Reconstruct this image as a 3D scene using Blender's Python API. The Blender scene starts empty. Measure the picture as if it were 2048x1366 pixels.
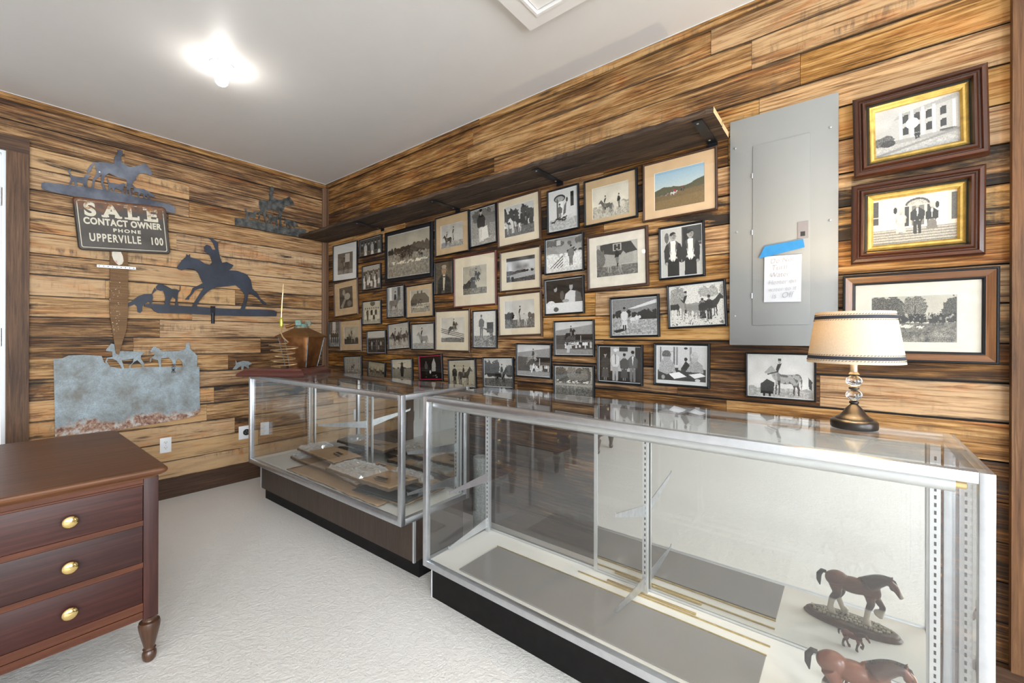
import bpy, bmesh, math, random
import numpy as np
from mathutils import Vector, Matrix
R=math.radians
SC=bpy.context.scene
COL=SC.collection
# ---------------------------------------------------------------- camera
CAM=(4.070,-2.156,1.24)
cd=bpy.data.cameras.new('camera'); cam=bpy.data.objects.new('camera',cd); COL.objects.link(cam)
cd.sensor_width=36; cd.lens=852.0/2048*36; cd.clip_start=.02
cd.shift_y=-0.00527
yaw=.6725; roll=.0027
cam.location=CAM
cam.rotation_euler=(Matrix.Rotation(yaw,3,'Z')@Matrix.Rotation(math.pi/2,3,'X')@Matrix.Rotation(roll,3,'Z')).to_euler()
SC.camera=cam
# ---------------------------------------------------------------- world, light, exposure
w=bpy.data.worlds.new('world'); SC.world=w; w.use_nodes=True
nt=w.node_tree; bg=nt.nodes['Background']
bg.inputs[0].default_value=(.75,.87,1,1); bg.inputs[1].default_value=1.5
SC.view_settings.view_transform='Standard'; SC.view_settings.look='None'
SC.view_settings.exposure=0.62; SC.view_settings.gamma=1; SC.view_settings.use_curve_mapping=False
SC.cycles.transparent_max_bounces=40; SC.cycles.max_bounces=14; SC.cycles.glossy_bounces=8; SC.cycles.transmission_bounces=12
SC.cycles.diffuse_bounces=5
SC.cycles.sample_clamp_indirect=8
CEIL=2.726; XE=6.3; YN=-6.6
def area(name,loc,rot,sx,sy,power,color=(1,1,1)):
    l=bpy.data.lights.new(name,'AREA'); l.shape='RECTANGLE'; l.size=sx; l.size_y=sy; l.energy=power; l.color=color
    o=bpy.data.objects.new(name,l); o.location=loc; o.rotation_euler=rot; COL.objects.link(o); return o
# daylight standing just outside the panes of the windows behind the camera
for yc,pw in ((-1.3,62),(-3.3,125),(-5.3,65)): area('daylight',(XE+.12,yc,1.5),(R(90),0,R(90)),1.3,1.5,pw,(.93,.965,1))
BULB_E=62; LAMP_W=12
# ---------------------------------------------------------------- mesh helpers
class MB:
    def __init__(s): s.v=[];s.f=[];s.uv=[];s.t=[];s.m=[];s.sm=[];s.M=None;s.al={}
    def add(s,verts,faces,uvs=None,tint=(.5,0,.5),mat=0,smooth=False):
        n=len(s.v)
        if s.M is not None: verts=[tuple(s.M@Vector(p)) for p in verts]
        s.v+=[tuple(p) for p in verts]
        for i,f in enumerate(faces):
            s.f.append([n+k for k in f]); s.uv.append(uvs[i] if uvs else [(0,0)]*len(f)); s.t.append(tint); s.m.append(mat); s.sm.append(smooth)
    def box(s,x0,x1,y0,y1,z0,z1,tint=None,mat=0,long=None,rnd=True,bev=0):
        if tint is None: tint=(random.uniform(.3,.7),0,random.random())
        d=(abs(x1-x0),abs(y1-y0),abs(z1-z0)); L=long if long is not None else d.index(max(d))
        ou,ov=(random.uniform(0,50),random.uniform(0,50)) if rnd else (0,0)
        if bev>0:
            b=min(bev,min(d)*.45); vs=[];ids={}
            for ix,X in ((0,(x0,x1)),):
                pass
            bm=bmesh.new(); bmesh.ops.create_cube(bm,size=1)
            bmesh.ops.scale(bm,vec=(x1-x0,y1-y0,z1-z0),verts=bm.verts); bmesh.ops.translate(bm,vec=((x0+x1)/2,(y0+y1)/2,(z0+z1)/2),verts=bm.verts)
            bmesh.ops.bevel(bm,geom=list(bm.edges),offset=b,segments=2,affect='EDGES',profile=.5)
            V=[tuple(v.co) for v in bm.verts]; Fs=[[v.index for v in f.verts] for f in bm.faces]; bm.free()
        else:
            V=[(x,y,z) for x in (x0,x1) for y in (y0,y1) for z in (z0,z1)]
            Fs=[[0,1,3,2],[4,6,7,5],[0,4,5,1],[2,3,7,6],[0,2,6,4],[1,5,7,3]]
        U=[]
        for f in Fs:
            P=[V[k] for k in f]; ext=[max(p[a] for p in P)-min(p[a] for p in P) for a in range(3)]
            na=ext.index(min(ext)); ax=[a for a in range(3) if a!=na]
            if L in ax: a=L; b2=[q for q in ax if q!=L][0]
            else: a,b2=ax
            U.append([(p[a]+ou,p[b2]+ov+na*.37) for p in P])
        n0=len(s.f); s.add(V,Fs,U,tint,mat,bev>0)
        oth=[a for a in range(3) if a!=L]; A=max(oth,key=lambda a:d[a]); lo_=min(p[A] for p in V); rg=max(d[A],1e-6)
        for i,f in enumerate(Fs): s.al[n0+i]=[(V[k][A]-lo_)/rg for k in f]
    def tube(s,pts,r,seg=8,mat=0,tint=(.5,0,.5),cap=True):
        pts=[Vector(p) for p in pts]; n=len(pts); rs=r if isinstance(r,(list,tuple)) else [r]*n
        V=[];prev=None
        for i,p in enumerate(pts):
            d=(pts[min(i+1,n-1)]-pts[max(i-1,0)]).normalized()
            if prev is None:
                a=Vector((0,0,1)) if abs(d.z)<.9 else Vector((1,0,0)); u=d.cross(a).normalized()
            else: u=(prev-d*prev.dot(d)).normalized()
            prev=u; v=d.cross(u)
            for k in range(seg):
                t=2*math.pi*k/seg; V.append(p+u*math.cos(t)*rs[i]+v*math.sin(t)*rs[i])
        F=[[i*seg+k,i*seg+(k+1)%seg,(i+1)*seg+(k+1)%seg,(i+1)*seg+k] for i in range(n-1) for k in range(seg)]
        if cap: F+=[list(range(seg))[::-1],[(n-1)*seg+k for k in range(seg)]]
        s.add(V,F,None,tint,mat,True)
    def lathe(s,c,prof,seg=32,mat=0,tint=(.5,0,.5),axis='z',sx=1,sy=1,smooth=True,a0=0):
        V=[]
        for r,h in prof:
            for k in range(seg):
                t=2*math.pi*k/seg+a0; x=r*math.cos(t)*sx; y=r*math.sin(t)*sy
                V.append({'z':(c[0]+x,c[1]+y,c[2]+h),'x':(c[0]+h,c[1]+x,c[2]+y),'y':(c[0]+x,c[1]+h,c[2]+y)}[axis])
        n=len(prof)
        F=[[i*seg+k,i*seg+(k+1)%seg,(i+1)*seg+(k+1)%seg,(i+1)*seg+k] for i in range(n-1) for k in range(seg)]
        if prof[0][0]>1e-5: F.append(list(range(seg))[::-1])
        if prof[-1][0]>1e-5: F.append([(n-1)*seg+k for k in range(seg)])
        U=[[(V[q][2],(q%seg)/seg*.3) for q in f] for f in F]
        s.add(V,F,U,tint,mat,smooth)
    def prism(s,pts,fn,t0,t1,mat=0,tint=(.5,0,.5)):
        """closed outline pts (2D) extruded between t0 and t1; fn(a,b,t)->xyz"""
        from mathutils.geometry import tessellate_polygon
        n=len(pts); V=[fn(a,b,t0) for a,b in pts]+[fn(a,b,t1) for a,b in pts]
        tris=tessellate_polygon([[Vector((a,b,0)) for a,b in pts]])
        F=[[i for i in t] for t in tris]+[[n+i for i in t][::-1] for t in tris]
        F+=[[i,(i+1)%n,n+(i+1)%n,n+i] for i in range(n)]
        U=[[(pts[q%n][0],pts[q%n][1]) for q in f] for f in F]
        s.add(V,F,U,tint,mat)
    def obj(s,name,mats,parent=None,kind=None,label=None,normals=True):
        me=bpy.data.meshes.new(name); me.from_pydata(s.v,[],s.f); 
        uvl=me.uv_layers.new(name='UVMap'); flat=[c for f in s.uv for p in f for c in p]; uvl.data.foreach_set('uv',flat)
        ta=me.attributes.new('tint','FLOAT_COLOR','CORNER'); tf=[]
        for i,(f,t) in enumerate(zip(s.f,s.t)):
            for q in range(len(f)): tf+=[t[0],t[1],t[2],s.al[i][q] if i in s.al else .5]
        ta.data.foreach_set('color',tf)
        me.polygons.foreach_set('material_index',s.m); me.polygons.foreach_set('use_smooth',s.sm)
        for m in (mats if isinstance(mats,(list,tuple)) else [mats]): me.materials.append(m)
        if normals:
            bm=bmesh.new(); bm.from_mesh(me); bmesh.ops.recalc_face_normals(bm,faces=bm.faces); bm.to_mesh(me); bm.free()
        me.update(); me.validate()
        o=bpy.data.objects.new(name,me); COL.objects.link(o)
        if parent: o.parent=parent
        if kind: o['kind']=kind
        if label: o['label']=label
        if any(s.sm): 
            try: me.set_sharp_from_angle(angle=R(40))
            except Exception: pass
        return o
def thing(name,label,cat,loc=(0,0,0),rot=(0,0,0),group=None):
    o=bpy.data.objects.new(name,None); COL.objects.link(o); o.empty_display_size=.05
    o.location=loc; o.rotation_euler=rot; o['label']=label; o['category']=cat
    if group: o['group']=group
    return o
def tag(o,label,cat,group=None):
    o['label']=label; o['category']=cat
    if group: o['group']=group
    return o
def text_mesh(body,size,mat,parent,name,loc,rot,offset=0,sx=1,extrude=.0004,spacing=1,shear=0,align='CENTER'):
    cu=bpy.data.curves.new('txt','FONT'); cu.body=body; cu.size=size; cu.align_x=align; cu.offset=offset; cu.extrude=extrude; cu.space_character=spacing; cu.shear=shear
    o=bpy.data.objects.new('txt',cu); COL.objects.link(o)
    dg=bpy.context.evaluated_depsgraph_get(); me=bpy.data.meshes.new_from_object(o.evaluated_get(dg)); bpy.data.objects.remove(o)
    me.materials.clear(); me.materials.append(mat); me.name=name
    q=bpy.data.objects.new(name,me); COL.objects.link(q); q.location=loc; q.rotation_euler=rot; q.scale=(sx,1,1)
    if parent: q.parent=parent
    return q
# ---------------------------------------------------------------- materials
def newmat(name):
    m=bpy.data.materials.new(name); m.use_nodes=True; nt=m.node_tree; b=nt.nodes['Principled BSDF']; return m,nt,b
def N(nt,t,**k):
    n=nt.nodes.new(t)
    for a,v in k.items():
        if a=='op': n.operation=v
        elif a=='inp':
            for i,x in v.items(): n.inputs[i].default_value=x
        else: setattr(n,a,v)
    return n
def ramp(nt,fac,stops):
    r=nt.nodes.new('ShaderNodeValToRGB'); e=r.color_ramp.elements
    while len(e)<len(stops): e.new(.5)
    for q,(p,c) in zip(e,stops): q.position=p; q.color=(c[0],c[1],c[2],1)
    nt.links.new(fac,r.inputs[0]); return r.outputs[0]
def math_(nt,op,a,b=None,c=None,clamp=False):
    n=nt.nodes.new('ShaderNodeMath'); n.operation=op; n.use_clamp=clamp
    for i,x in enumerate((a,b,c)):
        if x is None: continue
        if isinstance(x,(int,float)): n.inputs[i].default_value=x
        else: nt.links.new(x,n.inputs[i])
    return n.outputs[0]
def mixc(nt,f,a,b,mode='MIX'):
    n=nt.nodes.new('ShaderNodeMix'); n.data_type='RGBA'; n.blend_type=mode
    for i,x in ((0,f),(6,a),(7,b)):
        if isinstance(x,(int,float)): n.inputs[i].default_value=x
        elif isinstance(x,tuple): n.inputs[i].default_value=(x[0],x[1],x[2],1)
        else: nt.links.new(x,n.inputs[i])
    return n.outputs[2]
def noise(nt,vec,scale,detail=4,rough=.55,dist=0,sc=None,off=(0,0,0)):
    mp=nt.nodes.new('ShaderNodeMapping'); nt.links.new(vec,mp.inputs[0])
    if sc: mp.inputs['Scale'].default_value=sc
    mp.inputs['Location'].default_value=off
    n=nt.nodes.new('ShaderNodeTexNoise'); n.inputs['Scale'].default_value=scale; n.inputs['Detail'].default_value=detail; n.inputs['Roughness'].default_value=rough; n.inputs['Distortion'].default_value=dist
    nt.links.new(mp.outputs[0],n.inputs['Vector']); return n.outputs[0]
def bump(nt,b,h,strength=.3,dist=.002):
    n=nt.nodes.new('ShaderNodeBump'); n.inputs['Strength'].default_value=strength; n.inputs['Distance'].default_value=dist
    nt.links.new(h,n.inputs['Height']); nt.links.new(n.outputs[0],b.inputs['Normal'])
def wood(name,stops,rough=.6,saw=0,knots=0,gs=1.0,charc=(.011,.010,.010),spec=.3,blotch=.5,bmp=.4,coat=0,contrast=1.25,waney=False):
    m,nt,b=newmat(name); uv=N(nt,'ShaderNodeUVMap',uv_map='UVMap').outputs[0]
    at=N(nt,'ShaderNodeAttribute',attribute_name='tint'); sp=N(nt,'ShaderNodeSeparateColor'); nt.links.new(at.outputs['Color'],sp.inputs[0]); tr,tg,tb=sp.outputs
    fine=noise(nt,uv,1,6,.7,.6,(3.5*gs,90*gs,1)); mid=noise(nt,uv,1,5,.6,1.2,(1.6*gs,16*gs,1),(3,7,0)); big=noise(nt,uv,1,4,.6,.8,(1.3,5,1),(11,2,0))
    f=math_(nt,'MULTIPLY',fine,1.1); f=math_(nt,'MULTIPLY_ADD',mid,.35,f); f=math_(nt,'MULTIPLY_ADD',big,blotch,f)
    f=math_(nt,'SUBTRACT',f,.725+blotch*.5-.5); f=math_(nt,'MULTIPLY_ADD',math_(nt,'SUBTRACT',tr,.5),1.0,f); f=math_(nt,'SUBTRACT',math_(nt,'MULTIPLY_ADD',f,contrast,.0),.12+(contrast-1.25)*.5,None,True)
    c=ramp(nt,f,stops)
    # hue drift grey <-> orange per board
    hs=N(nt,'ShaderNodeHueSaturation'); nt.links.new(c,hs.inputs['Color']); nt.links.new(math_(nt,'MULTIPLY_ADD',tb,.26,.94),hs.inputs['Saturation']); c=hs.outputs[0]
    if saw>0:
        wv=noise(nt,uv,1,6,.7,.5,(26,6.0,1),(5,1,0)); ms=noise(nt,uv,1,4,.6,.5,(.9,6.5,1),(21,4,0))
        k=math_(nt,'MULTIPLY',math_(nt,'SUBTRACT',wv,.49,None),7,None,True); k2=math_(nt,'MULTIPLY',math_(nt,'SUBTRACT',ms,.51),6,None,True)
        c=mixc(nt,math_(nt,'MULTIPLY',math_(nt,'MULTIPLY',k,k2),saw),c,(.07,.055,.045))
    ch=noise(nt,uv,1,7,.68,.5,(1.5,9,1),(31,8,0)); th=math_(nt,'SUBTRACT',.76,math_(nt,'MULTIPLY',tg,.44)); k=math_(nt,'MULTIPLY',math_(nt,'SUBTRACT',ch,th),11,None,True)
    c=mixc(nt,math_(nt,'MULTIPLY',k,.95),c,charc)
    if knots>0:
        mp=N(nt,'ShaderNodeMapping'); nt.links.new(uv,mp.inputs[0]); mp.inputs['Scale'].default_value=(1.1,5,1)
        vo=N(nt,'ShaderNodeTexVoronoi'); vo.inputs['Scale'].default_value=1; nt.links.new(mp.outputs[0],vo.inputs['Vector'])
        kk=math_(nt,'MULTIPLY',math_(nt,'SUBTRACT',.075,vo.outputs['Distance']),30,None,True); c=mixc(nt,math_(nt,'MULTIPLY',kk,knots),c,(.03,.018,.012))
    if waney:
        al=at.outputs['Alpha']; de=math_(nt,'SUBTRACT',.5,math_(nt,'ABSOLUTE',math_(nt,'SUBTRACT',al,.5)))
        en=noise(nt,uv,1,6,.65,.6,(2.2,14,1),(61,3,0)); k=math_(nt,'MULTIPLY',math_(nt,'SUBTRACT',math_(nt,'MULTIPLY',math_(nt,'SUBTRACT',en,.40),.42),de),22,None,True)
        c=mixc(nt,math_(nt,'MULTIPLY',k,.72),c,(.035,.024,.018))
        cr=noise(nt,uv,1,3,.55,1.6,(2.4,75,1),(17,5,0)); k=math_(nt,'MULTIPLY',math_(nt,'SUBTRACT',cr,.665),16,None,True); c=mixc(nt,math_(nt,'MULTIPLY',k,.75),c,(.03,.018,.011))
        og=noise(nt,uv,1,5,.6,.8,(2.4,9,1),(71,9,0)); k=math_(nt,'MULTIPLY',math_(nt,'SUBTRACT',og,.53),6,None,True); c=mixc(nt,math_(nt,'MULTIPLY',k,.65),c,mixc(nt,1.0,c,(1.0,.62,.36),'MULTIPLY'))
        gg=noise(nt,uv,1,5,.65,.8,(1.7,11,1),(81,2,0)); k=math_(nt,'MULTIPLY',math_(nt,'SUBTRACT',gg,.53),6,None,True); c=mixc(nt,math_(nt,'MULTIPLY',k,.60),c,mixc(nt,1.0,c,(.52,.52,.56),'MULTIPLY'))
    nt.links.new(c,b.inputs['Base Color']); b.inputs['Roughness'].default_value=rough; b.inputs['Specular IOR Level'].default_value=spec
    b.inputs['Coat Weight'].default_value=coat; b.inputs['Coat Roughness'].default_value=.15
    bump(nt,b,math_(nt,'ADD',fine,math_(nt,'MULTIPLY',mid,.8)),bmp,.003)
    return m
BARN=[(0,(.009,.005,.003)),(.24,(.036,.018,.009)),(.48,(.115,.057,.024)),(.72,(.30,.165,.072)),(1,(.52,.335,.175))]
M={}
M['barn']=wood('barn_wood',BARN,.62,saw=.8,knots=.8,contrast=1.9,waney=True)
M['trimwood']=wood('trim_wood',[(0,(.022,.012,.008)),(.4,(.075,.040,.024)),(.75,(.165,.090,.050)),(1,(.27,.16,.095))],.55,knots=.5,blotch=.3)
M['shelfwood']=wood('shelf_wood',[(0,(.014,.010,.008)),(.4,(.05,.032,.022)),(.75,(.15,.095,.06)),(1,(.36,.25,.16))],.75,saw=.2,bmp=.8)
M['endgrain']=wood('end_grain',[(0,(.30,.19,.10)),(.5,(.55,.38,.22)),(1,(.75,.57,.37))],.7,blotch=.2)
M['deskred']=wood('mahogany',[(0,(.012,.004,.004)),(.45,(.038,.013,.011)),(.8,(.075,.026,.019)),(1,(.13,.046,.032))],.48,gs=.7,spec=.35,blotch=.35,bmp=.06)
M['desktop']=wood('desk_top_wood',[(0,(.035,.013,.007)),(.45,(.10,.040,.018)),(.8,(.165,.072,.033)),(1,(.20,.09,.045))],.42,gs=.6,spec=.35,blotch=.3,bmp=.05,coat=.06)
M['deskrail']=wood('desk_rail_wood',[(0,(.03,.011,.007)),(.5,(.085,.031,.018)),(1,(.16,.062,.034))],.45,gs=.7,blotch=.3,bmp=.05)
M['deskleg']=wood('turned_leg_wood',[(0,(.02,.009,.005)),(.45,(.055,.024,.013)),(1,(.12,.055,.028))],.3,gs=.7,spec=.5,bmp=.05,coat=.2)
M['laminate']=wood('laminate',[(0,(.02,.013,.010)),(.5,(.055,.038,.030)),(1,(.10,.072,.058))],.45,gs=1.6,blotch=.1,bmp=.02)
M['frame_brown']=wood('brown_moulding',[(0,(.02,.010,.007)),(.5,(.055,.028,.018)),(1,(.11,.058,.036))],.35,spec=.5,bmp=.05)
M['frame_walnut']=wood('walnut_moulding',[(0,(.012,.005,.003)),(.5,(.048,.017,.009)),(1,(.13,.045,.021))],.32,spec=.4,bmp=.05,coat=.15)
M['frame_oak']=wood('oak_moulding',[(0,(.045,.018,.007)),(.5,(.17,.072,.028)),(1,(.33,.16,.066))],.35,spec=.5,bmp=.1,coat=.2)
M['frame_red']=wood('red_brown_moulding',[(0,(.03,.008,.008)),(.5,(.09,.028,.024)),(1,(.15,.055,.04))],.35,spec=.5,bmp=.05)
M['stake']=wood('weathered_stake',[(0,(.06,.035,.020)),(.5,(.17,.10,.055)),(1,(.30,.19,.105))],.8,bmp=.3,gs=.8)
M['plinth']=wood('plinth_wood',[(0,(.03,.009,.008)),(.5,(.09,.03,.024)),(1,(.16,.06,.045))],.3,spec=.5,bmp=.05,coat=.3)
def plain(name,col,rough=.5,metal=0,spec=.5,var=0,vs=8,col2=None,bmps=0,bsc=60,coat=0,emit=None,es=0,sss=0):
    m,nt,b=newmat(name); b.inputs['Base Color'].default_value=(*col,1); b.inputs['Roughness'].default_value=rough; b.inputs['Metallic'].default_value=metal; b.inputs['Specular IOR Level'].default_value=spec
    tc=N(nt,'ShaderNodeTexCoord').outputs['Object']
    n=noise(nt,tc,vs,5,.6)
    c2=col2 or tuple(x*(1-var) for x in col)
    nt.links.new(ramp(nt,n,[(.35,col),(.65,c2)]),b.inputs['Base Color'])
    if bmps: bump(nt,b,noise(nt,tc,bsc,4,.6),bmps,.002)
    b.inputs['Coat Weight'].default_value=coat
    if emit: b.inputs['Emission Color'].default_value=(*emit,1); b.inputs['Emission Strength'].default_value=es
    return m
M['ceiling']=plain('ceiling_paint',(.70,.69,.68),.45,var=.02,spec=.4,bmps=.05,bsc=25)
M['wallpaint']=plain('wall_paint',(.70,.68,.64),.8,var=.03)
M['doorwhite']=plain('white_door_paint',(.78,.80,.82),.35,var=.03)
M['black']=plain('black_frame_lacquer',(.008,.009,.012),.42,var=.3,spec=.3)
M['blackmatte']=plain('black_kick',(.010,.009,.009),.6,var=.4,vs=20,spec=.2)
M['alu']=plain('brushed_aluminium',(.64,.66,.70),.36,1,var=.1,vs=30)
M['alumatt']=plain('satin_aluminium',(.70,.72,.74),.42,.85,var=.08,vs=12)
M['chrome']=plain('chrome',(.8,.8,.82),.12,1,var=.02)
M['steel']=plain('zinc_steel',(.55,.57,.60),.38,1,var=.2,vs=40)
M['whiteplastic']=plain('white_plastic',(.80,.81,.84),.35,var=.02)
M['slotdark']=plain('slot_dark',(.02,.02,.02),.6)
M['deck']=plain('deck_board',(.74,.72,.67),.55,var=.06,vs=3)
M['greypanel']=plain('grey_enamel',(.27,.275,.27),.42,var=.03,vs=2)
M['latch']=plain('grey_latch',(.24,.22,.23),.5,var=.1)
M['mat_cream']=plain('cream_mat',(.66,.57,.42),.85,var=.08,vs=12)
M['mat_tan']=plain('tan_mat',(.52,.37,.21),.85,var=.10,vs=14)
M['mat_white']=plain('white_mat',(.66,.67,.66),.85,var=.03,vs=9)
M['mat_peach']=plain('peach_mat',(.66,.46,.27),.85,var=.10,vs=14)
M['mat_old']=plain('foxed_mat',(.70,.64,.54),.85,var=.12,vs=20)
M['gold']=plain('gold_leaf',(.80,.55,.16),.30,.85,var=.35,vs=35)
M['brass']=plain('polished_brass',(.83,.62,.26),.14,1,var=.06,vs=20)
M['bevelcut']=plain('bevel_cut',(.75,.73,.68),.8)
M['redline']=plain('red_liner',(.5,.02,.05),.5)
M['copper']=plain('aged_copper',(.42,.19,.075),.30,.9,col2=(.20,.085,.035),vs=9,bmps=.25,bsc=18)
M['copperroof']=plain('brown_copper',(.34,.16,.05),.38,.75,col2=(.20,.09,.03),vs=12,bmps=.1)
M['verdigris']=plain('verdigris',(.16,.40,.38),.6,.3,col2=(.22,.11,.05),vs=34,bmps=.3)
M['solder']=plain('solder_seam',(.08,.09,.10),.5,.4,col2=(.17,.24,.27),vs=40)
M['tubecopper']=plain('copper_tube',(.38,.24,.12),.38,.55,var=.3,vs=30)
M['floatgreen']=plain('yellow_green_glass',(.55,.50,.06),.2,.4,var=.4,vs=60)
M['iron']=plain('blued_iron',(.030,.038,.060),.45,.25,col2=(.014,.017,.026),vs=7,bmps=.1)
M['ironbright']=plain('bare_steel_patina',(.15,.165,.20),.42,.45,col2=(.045,.05,.07),vs=6)
M['ironrust']=plain('pitted_iron',(.022,.024,.024),.65,.2,col2=(.11,.112,.105),vs=26,bmps=.5,bsc=90)
M['blacktube']=plain('black_pipe',(.01,.011,.016),.3,.6)
M['blue_tape']=plain('blue_masking_tape',(.02,.20,.48),.75,var=.15,vs=40,bmps=.2,bsc=90)
M['paper']=plain('note_paper',(.60,.60,.62),.85,var=.02)
M['pencil']=plain('faint_pencil',(.30,.29,.31),.9)
M['cardboard']=plain('cardboard',(.40,.26,.14),.85,col2=(.32,.20,.105),vs=7,bmps=.15,bsc=30)
M['cardedge']=plain('torn_cardboard_edge',(.13,.085,.05),.95,var=.5,vs=60,bmps=.5)
M['kraft']=plain('kraft_paper',(.33,.225,.14),.8,var=.15,vs=5,bmps=.2,bsc=14)
M['slate']=plain('dark_glass_sheet',(.035,.045,.05),.15,var=.2)
M['ink']=plain('black_print_ink',(.03,.027,.025),.8)
M['carpet']=plain('grey_carpet_backing',(.17,.19,.19),.95,col2=(.36,.39,.38),vs=120,bmps=.6,bsc=160)
M['slabgrey']=plain('smoked_glass_shelf',(.20,.188,.175),.10,col2=(.215,.20,.19),vs=5)
M['goldstrip']=plain('gold_edge_strip',(.62,.46,.16),.3,.7,var=.3,vs=40)
M['porcelain']=plain('porcelain',(.80,.79,.78),.2,var=.02)
M['bakelite']=plain('lamp_bronze',(.045,.04,.038),.32,.75,var=.3,vs=10)
M['lampneck']=plain('brushed_nickel',(.40,.36,.30),.32,1,var=.1)
M['ribbon']=plain('dark_ribbon_trim',(.035,.037,.05),.8,var=.2,vs=80)
M['figbase']=wood('figurine_plinth',[(0,(.03,.014,.009)),(.5,(.085,.042,.026)),(1,(.15,.08,.05))],.35,blotch=.2,bmp=.05,coat=.2)
M['cobble']=plain('cast_cobbles',(.40,.36,.26),.7,col2=(.15,.13,.09),vs=60,bmps=.4)
M['hatchpaint']=plain('hatch_paint',(.76,.74,.72),.5,var=.02)
M['twig']=plain('dark_wire',(.02,.016,.013),.6)
M['strawtwig']=plain('dry_twig',(.22,.15,.09),.8)
def bulbmat(name,col,s):
    m=bpy.data.materials.new(name); m.use_nodes=True; nt=m.node_tree; nt.nodes.clear(); e=N(nt,'ShaderNodeEmission'); e.inputs[0].default_value=(*col,1); e.inputs[1].default_value=s
    o=N(nt,'ShaderNodeOutputMaterial'); nt.links.new(e.outputs[0],o.inputs[0]); return m
M['bulb']=bulbmat('led_bulb_glow',(1,.95,.88),BULB_E); M['bulbdim']=bulbmat('led_bulb_glow_dim',(1,.95,.88),BULB_E*.46)
def glassmat(name,tint=(.975,.985,.98),f0=.045,dust=0.0):
    m=bpy.data.materials.new(name); m.use_nodes=True; nt=m.node_tree; nt.nodes.clear()
    g=N(nt,'ShaderNodeNewGeometry'); d=N(nt,'ShaderNodeVectorMath',operation='DOT_PRODUCT'); nt.links.new(g.outputs['Normal'],d.inputs[0]); nt.links.new(g.outputs['Incoming'],d.inputs[1])
    c=math_(nt,'ABSOLUTE',d.outputs['Value']); p=math_(nt,'POWER',math_(nt,'SUBTRACT',1.0,c,None,True),5.0); fr=math_(nt,'MULTIPLY_ADD',p,1-f0,f0)
    tr=N(nt,'ShaderNodeBsdfTransparent'); tr.inputs[0].default_value=(*tint,1); gl=N(nt,'ShaderNodeBsdfGlossy'); gl.inputs['Roughness'].default_value=.0; gl.inputs[0].default_value=(.97,.98,1,1)
    mx=N(nt,'ShaderNodeMixShader'); nt.links.new(fr,mx.inputs[0]); nt.links.new(tr.outputs[0],mx.inputs[1]); nt.links.new(gl.outputs[0],mx.inputs[2]); out=mx.outputs[0]
    if dust>0:
        tc=N(nt,'ShaderNodeTexCoord').outputs['Object']; nn=noise(nt,tc,5,5,.7); df=N(nt,'ShaderNodeBsdfDiffuse'); df.inputs[0].default_value=(.7,.72,.72,1)
        m2=N(nt,'ShaderNodeMixShader'); nt.links.new(math_(nt,'MULTIPLY',nn,dust),m2.inputs[0]); nt.links.new(out,m2.inputs[1]); nt.links.new(df.outputs[0],m2.inputs[2]); out=m2.outputs[0]
    o=N(nt,'ShaderNodeOutputMaterial'); nt.links.new(out,o.inputs[0]); return m
M['glass']=glassmat('case_glass',(.988,.992,.988),dust=.012)
M['picglass']=glassmat('picture_glass',(.99,.99,.99),.03)
M['winglass']=glassmat('window_glass',(.98,.99,.99),.04)
M['crystal']=plain('crystal_ball',(.92,.95,1),.02); _b=M['crystal'].node_tree.nodes['Principled BSDF']; _b.inputs['Transmission Weight'].default_value=1; _b.inputs['IOR'].default_value=1.45
M['mirror']=plain('mirror_silver',(.62,.625,.61),.0,1)
M['wrap']=glassmat('bubble_wrap',(.92,.93,.94),.10,dust=.42)
# floor
m,nt,b=newmat('painted_concrete'); M['floor']=m; tc=N(nt,'ShaderNodeTexCoord').outputs['Object']
n1=noise(nt,tc,1.2,5,.6); nt.links.new(ramp(nt,n1,[(.3,(.80,.775,.74)),(.7,(.745,.715,.68))]),b.inputs['Base Color']); b.inputs['Roughness'].default_value=.38
vo=N(nt,'ShaderNodeTexVoronoi'); vo.inputs['Scale'].default_value=45; nt.links.new(tc,vo.inputs['Vector'])
bump(nt,b,math_(nt,'ADD',noise(nt,tc,34,6,.65,.8),math_(nt,'MULTIPLY',noise(nt,tc,90,4,.7),.55)),.7,.008)
# lampshade cloth
m=bpy.data.materials.new('linen_shade'); m.use_nodes=True; nt=m.node_tree; nt.nodes.clear(); M['shade']=m
tc=N(nt,'ShaderNodeTexCoord').outputs['Object']; nn=noise(nt,tc,260,3,.6); cc=ramp(nt,nn,[(.3,(.56,.50,.39)),(.7,(.64,.58,.47))])
df=N(nt,'ShaderNodeBsdfDiffuse'); tl=N(nt,'ShaderNodeBsdfTranslucent'); nt.links.new(cc,df.inputs[0]); nt.links.new(mixc(nt,1.0,cc,(1,.88,.62),'MULTIPLY'),tl.inputs[0]); mx=N(nt,'ShaderNodeMixShader'); mx.inputs[0].default_value=.14
nt.links.new(df.outputs[0],mx.inputs[1]); nt.links.new(tl.outputs[0],mx.inputs[2]); o=N(nt,'ShaderNodeOutputMaterial'); nt.links.new(mx.outputs[0],o.inputs[0])
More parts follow.
